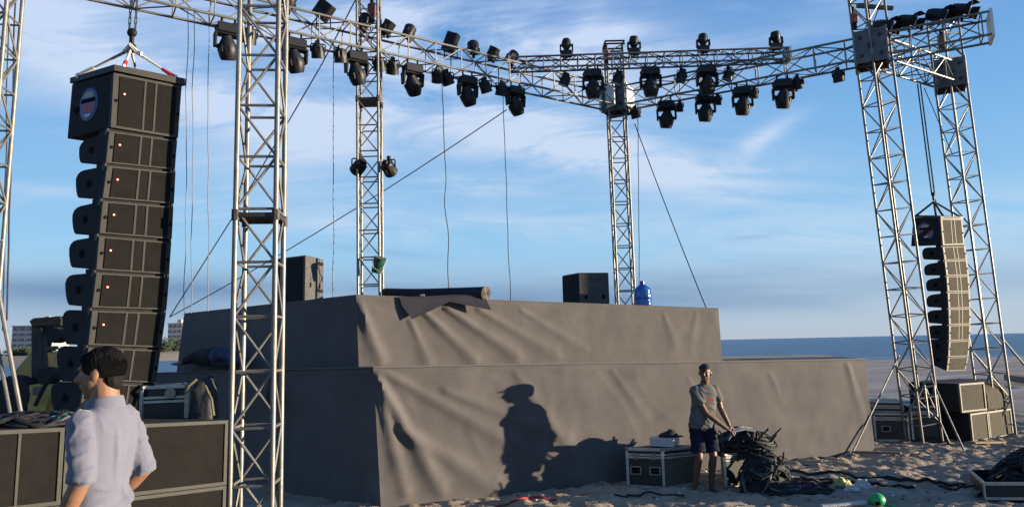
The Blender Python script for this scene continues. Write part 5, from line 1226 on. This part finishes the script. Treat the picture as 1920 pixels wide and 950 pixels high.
def wr(p):
    x, y, z = inv(p); x *= 1.15
    side = noise.noise(Vector((x*5+z*3, y*5, z*9)))
    h = .0035*side
    low = sm(1.15, .93, z)
    h += (.008+.010*low)*max(0, 1-abs(noise.noise(Vector((x*7-z*8, y*6, z*12+x*5))))*3.2)**2*(.35+low)
    h += .006*math.exp(-((z-(1.02+.35*x))/.018)**2)*low - .006*math.exp(-((z-(.985+.35*x))/.018)**2)*low
    h += .007*math.exp(-((x+.035-.12*(1.3-z))/.014)**2)*sm(1.0, 1.2, z)*sm(1.38, 1.25, z)*(y < 0)
    h -= .006*math.exp(-((x-.06+.15*(1.25-z))/.020)**2)*sm(.95, 1.15, z)*sm(1.38, 1.25, z)*(y < 0)
    h += .004*math.exp(-((x-.105+.10*(1.25-z))/.015)**2)*sm(.9, 1.1, z)*(y < 0)
    h += .0035*math.exp(-((z-1.345)/.006)**2)*(y < 0)*(abs(x) < .16)
    if abs(x) > .155: h += .006*noise.noise(Vector((x*8, y*8, z*26)))+.006*max(0, 1-abs(noise.noise(Vector((x*6, y*12, z*17+3))))*4)
    return h
shirt = bake('shirt', sh, M['shirt'], .0075, 4, root, FB, disp=wr)
cl = MB(); rg = []
for i, (z, k) in enumerate(((1.42, 1.0), (1.446, .95), (1.462, .94), (1.461, 1.0), (1.440, 1.08), (1.408, 1.16))):
    rg.append([L_(.078*k*math.cos(t*.2618), -.002+.078*k*math.sin(t*.2618), z+.012*(-math.sin(t*.2618))) for t in range(24)])
cl.rings(rg, cap=False); cl.add([], []); cobj = cl.build('collar', M['shirt'], None, smooth=True); cobj.parent = root
tr = MB(); loft(tr, [(L_(0, 0, z), rx, ry, rt, fw) for z, rx, ry in ((.98, .124, .090), (.92, .138, .10), (.84, .146, .106), (.78, .145, .10))])
for s in (-1, 1): seg(tr, L_(s*.078, 0, .80), L_(s*.09, .02, .45), .085, .068); seg(tr, L_(s*.10, .02, .45), L_(s*.11, -.01, .10), .072, .058)
bake('trousers', tr, M['trousers'], .012, 3, root, FB)
sh_ = MB()
for s in (-1, 1): sh_.ell(L_(s*.12, .06, .045), .05, .14, .045, Matrix.Rotation(math.atan2(fw.y, fw.x)-math.pi/2, 4, 'Z'))
bake('shoes', sh_, M['rubber'], .01, 2, root, FB)
hr = MB(); rnd = random.Random(4); HS = 1.0
def hp(theta, phi, k=1.0):   # theta from crown, phi around (0 = back)
    a = Vector((math.sin(theta)*math.sin(phi)*.088, -math.sin(theta)*math.cos(phi)*.106-.012, math.cos(theta)*.098+.028))*1.0
    return Ph(a.x*k, a.y*k, a.z*k)
x_, f_, u_ = Th.to_3x3().col[0], Th.to_3x3().col[1], Th.to_3x3().col[2]
hr.ell(Ph(0, -.020, .034), .083, .096, .088, Th, n=24, k=14)
hr.ell(Ph(0, -.056, -.040), .058, .042, .060, Th, n=20, k=10)
for s in (-1, 1): hr.ell(Ph(s*.064, .004, .030), .020, .050, .040, Th, n=14, k=8)
hr.ell(Ph(0, .050, .076), .052, .040, .030, Th, n=14, k=8)
def hd_(p):
    return .0025*noise.noise(p*22)+.003*noise.noise(Vector((p.x*60, p.y*60, p.z*8)))
hair = bake('hair', hr, M['hair'], .0045, 2, root, FB, disp=hd_)
lk = MB()
for i in range(3200):
    th = math.acos(rnd.uniform(-.38, 1)); ph_ = rnd.uniform(-2.2, 2.2)
    if th > 1.25 and abs(ph_) > 1.35: continue
    p = hp(th, ph_, .97); q = hp(min(th+rnd.uniform(.35, .7), 2.15), ph_+rnd.uniform(-.07, .07), rnd.uniform(.985, 1.015)); 
    mid = lerp(p, q, .5)+(mid_ := (lerp(p, q, .5)-Ph(0, -.01, .02)).normalized())*.0055
    lk.path([p, mid, q], [.0016, .0015, .0004], 3)
lk.build('hair_locks', M['hair'], None, smooth=True).parent = hair

# --- worker handling the cables
wb = atz(1322, 918, 0); WB = Vector((wb.x, wb.y, gz(wb.x, wb.y)))
wroot = thing('person', 'barefoot worker in a black cap, grey tee and navy shorts reaching for the cables', 'person', WB)
WS = .965
wf = Vector((.27, -.96, 0)).normalized(); wrt = Vector((wf.y, -wf.x, 0))
Lw = lambda x, y, z: (wrt*x+wf*y+upv*z)*WS+Vector((.065*sm(.5, 1.6, z), -.02*sm(.5, 1.6, z), 0))
b = MB()
whf = Vector((-.42, -.9, -.02)).normalized()
WC = Lw(0, .035, 1.575); Pw, Tw = headmesh(b, WC, whf, (0.05, 0, 1), .97)
seg(b, WC+Vector((0, 0, -.07))-whf*.012, Lw(0, .0, 1.40), .05, .06)
loft(b, [(Lw(0, y, z), rx, ry, wrt, wf) for z, rx, ry, y in ((1.42, .055, .05, 0), (1.37, .11, .06, 0), (1.28, .14, .08, 0), (1.12, .135, .09, -.01), (1.0, .13, .088, -.02), (.9, .15, .10, -.03), (.83, .15, .10, -.03))])
SLw, SRw = Lw(-.17, .01, 1.34), Lw(.17, .01, 1.34); ELw, ERw = Vector((.265, .01, 1.055)), Vector((.030, -.15, 1.01)); WLw, WRw = Vector((.34, -.06, .85)), Vector((.27, -.16, .82))
for a_, e_, w_ in ((SLw, ELw, WLw), (SRw, ERw, WRw)):
    seg(b, a_, e_, .045, .037); seg(b, e_, lerp(e_, w_, .3), .037, .038); seg(b, lerp(e_, w_, .3), w_, .038, .025)
hand(b, WLw, (.55, -.25, -.6), (.5, -.3, .8), .97, .7, 1); hand(b, WRw, (.7, -.1, -.45), (.4, -.3, .8), .97, .7, -1)
HLw, HRw = Lw(-.085, -.03, .86), Lw(.085, -.03, .86); KL, KR = Lw(-.10, .09, .47), Lw(.11, .08, .47); AL, AR = Lw(-.11, -.01, .08), Lw(.13, -.03, .08)
for h_, k_, a_ in ((HLw, KL, AL), (HRw, KR, AR)):
    seg(b, h_, k_, .078, .050); seg(b, k_, lerp(k_, a_, .3)-wf*.015, .048, .053); seg(b, lerp(k_, a_, .3)-wf*.015, a_, .053, .032)
    seg(b, a_+Vector((0, 0, -.045))-wf*.02, a_+wf*.13+Vector((0, 0, -.055)), .030, .022)
    for t in range(5): seg(b, a_+wf*.12+wrt*(t-2)*.014+Vector((0, 0, -.058)), a_+wf*(.165-.006*abs(t-1))+wrt*(t-2)*.016+Vector((0, 0, -.065)), .009, .008, 6)
bake('body', b, M['skin_dark'], .0075, 2, wroot, WB)
ts = MB()
loft(ts, [(Lw(0, y, z), rx, ry, wrt, wf) for z, rx, ry, y in ((.84, .178, .128, -.025), (.92, .172, .124, -.02), (1.05, .158, .112, -.01), (1.18, .165, .112, 0), (1.28, .172, .108, 0), (1.35, .165, .09, 0), (1.39, .12, .078, 0), (1.42, .078, .064, 0))])
for a_, e_ in ((SLw, ELw), (SRw, ERw)): seg(ts, lerp(a_, Lw(0, 0, 1.3), .08), lerp(a_, e_, .42), .066, .062); ts.tube(lerp(a_, e_, .35), lerp(a_, e_, .62), .062, .068, n=16)
def wt_(p): return .006*noise.noise(Vector((p.x*9, p.y*9, p.z*7)))+.010*max(0, 1-abs(noise.noise(Vector((p.x*7, p.y*7, p.z*9+p.x*6))))*3)**2
bake('shirt', ts, M['tee'], .009, 3, wroot, WB, disp=wt_)
pr = MB()
for k in range(5): 
    c = Lw(-.065+k*.033, .121, 1.215); pr.hexa([c+(wrt*a-wf*.025*(1-e)+upv*z) for z in (-.016, .016) for a, e in ((-.012, 0), (.012, 0), (.012, 1), (-.012, 1))])
pr.build('shirt_print', M['tee_red'], None).parent = wroot
so = MB(); loft(so, [(Lw(0, -.025, z), rx, ry, wrt, wf) for z, rx, ry in ((.92, .150, .108), (.86, .165, .12), (.78, .165, .12), (.74, .15, .11))])
for h_, k_ in ((HLw, KL), (HRw, KR)): seg(so, h_, lerp(h_, k_, .5), .094, .092); so.tube(lerp(h_, k_, .45), lerp(h_, k_, .86), .092, .094, n=18)
bake('shorts', so, M['shorts'], .010, 2, wroot, WB, disp=wt_)
hh = MB(); hh.ell(Pw(0, -.025, .028), .080, .090, .080, Tw, n=20, k=12); hh.ell(Pw(0, -.06, -.015), .06, .04, .05, Tw)
bake('hair', hh, M['hair'], .008, 2, wroot, WB, disp=lambda p: .004*noise.noise(p*40))
cpw = MB(); cpw.rings([[Pw(.088*math.cos(a)*math.cos(t*.2618), -.015+.105*math.cos(a)*math.sin(t*.2618), .050+.074*math.sin(a)) for t in range(24)] for a in (0, .25, .5, .8, 1.1, 1.4, 1.54)])
cpw.build('cap', M['cap'], None, smooth=True).parent = wroot
bk_ = MB(); bk_.rings([[Pw(.062*math.cos(t*.2618), +.080+.055*max(-.5, math.sin(t*.2618)), .050+h-.0*abs(math.cos(t*.2618))) for t in range(24)] for h in (0, .008)])
bk_.build('cap_peak', M['cap'], None).parent = wroot
for s in (-1, 1): MB().ell(Pw(s*.031, .080, .006), .010, .007, .006, n=10, k=6).build('eye', M['hole'], None, smooth=True).parent = wroot
# grey strap bundle he is pulling
sb = MB(); ha = WB+WRw+Vector((.06, -.02, -.05)); hb_ = WB+WLw+Vector((.05, -.02, -.06)); e1_ = ctop+Vector((.10, -.12, .26))
for k in range(6):
    o_ = Vector((random.uniform(-.02, .02), random.uniform(-.05, .05), random.uniform(-.015, .02)))
    sb.path([lerp(ha, hb_, k/5)+Vector((-.05, 0, -.10)), lerp(ha, hb_, k/5)+o_*.3, lerp(lerp(ha, hb_, k/5), e1_, .5)+o_+Vector((0, 0, .035)), e1_+o_*1.5, e1_+Vector((.15, -.1, -.2))+o_], .013, 6)
o = sb.build('cable_bundle', mat('cable_slate', (.07, .075, .10), .5), origin=e1_, smooth=True); tag(o, 'slate grey bundle of cables held in the hands of the worker', 'cables')
# --- person lying in the shade on the lower tier
lyb = aty(345, 690, 11.3); lye = aty(466, 686, 10.35); LZ = max(E1.z, A1.z)+.01
pa = Vector((lyb.x, lyb.y, LZ)); pb = Vector((lye.x, lye.y, LZ)); dd = (pb-pa); dd.z = 0; Ln = dd.length; dd.normalize(); nn_ = Vector((-dd.y, dd.x, 0)); PL_ = lambda x, y, z: pa+dd*x*Ln+nn_*y+upv*z
lroot = thing('person', 'person in jeans lying curled in the shade on the lower stage tier', 'person', pa)
b = MB(); headmesh(b, PL_(.05, .05, .12), (upv*.4-nn_*.8), dd*-1, .95)
seg(b, PL_(.12, .06, .10), PL_(.20, .06, .12), .05, .08); loft(b, [(PL_(t, .08, .14), .13, .10, nn_, upv) for t in (.2, .3, .42)])
seg(b, PL_(.20, -.04, .16), PL_(.12, -.16, .06), .045, .038); seg(b, PL_(.12, -.16, .06), PL_(-.02, -.14, .05), .036, .026); hand(b, PL_(-.02, -.14, .05), dd*-1, upv, .9, .3)
seg(b, PL_(.42, .08, .14), PL_(.66, -.10, .20), .08, .055); seg(b, PL_(.66, -.10, .20), PL_(.93, .02, .08), .05, .034); seg(b, PL_(.93, .02, .06), PL_(1.0, -.08, .05), .034, .025)
seg(b, PL_(.42, .08, .10), PL_(.64, .10, .08), .08, .055); seg(b, PL_(.64, .10, .08), PL_(.88, .12, .05), .05, .034)
bake('body', b, M['skin_dark'], .014, 2, lroot, pa)
b = MB(); loft(b, [(PL_(t, .08, .145), rx, ry, nn_, upv) for t, rx, ry in ((.16, .12, .10), (.22, .15, .125), (.34, .15, .13), (.44, .14, .125))]); seg(b, PL_(.22, -.02, .17), PL_(.15, -.12, .10), .062, .06)
bake('shirt', b, M['cap'], .014, 3, lroot, pa, disp=wt_)
b = MB(); seg(b, PL_(.42, .08, .15), PL_(.66, -.10, .20), .115, .085); seg(b, PL_(.66, -.10, .20), PL_(.88, .0, .09), .08, .06); seg(b, PL_(.42, .08, .11), PL_(.64, .10, .09), .11, .08); seg(b, PL_(.64, .10, .09), PL_(.84, .12, .06), .07, .055)
bake('jeans', b, M['jeans'], .014, 3, lroot, pa, disp=wt_)
b = MB(); b.ell(PL_(.03, .06, .125), .095, .085, .085); bake('hair', b, M['hair'], .014, 2, lroot, pa)
# bodies were modelled about the root's base: people whose parts use root-relative points stay as they are
for rt_ in (root, wroot):
    pass
for ch in lroot.children: ch.location = -pa
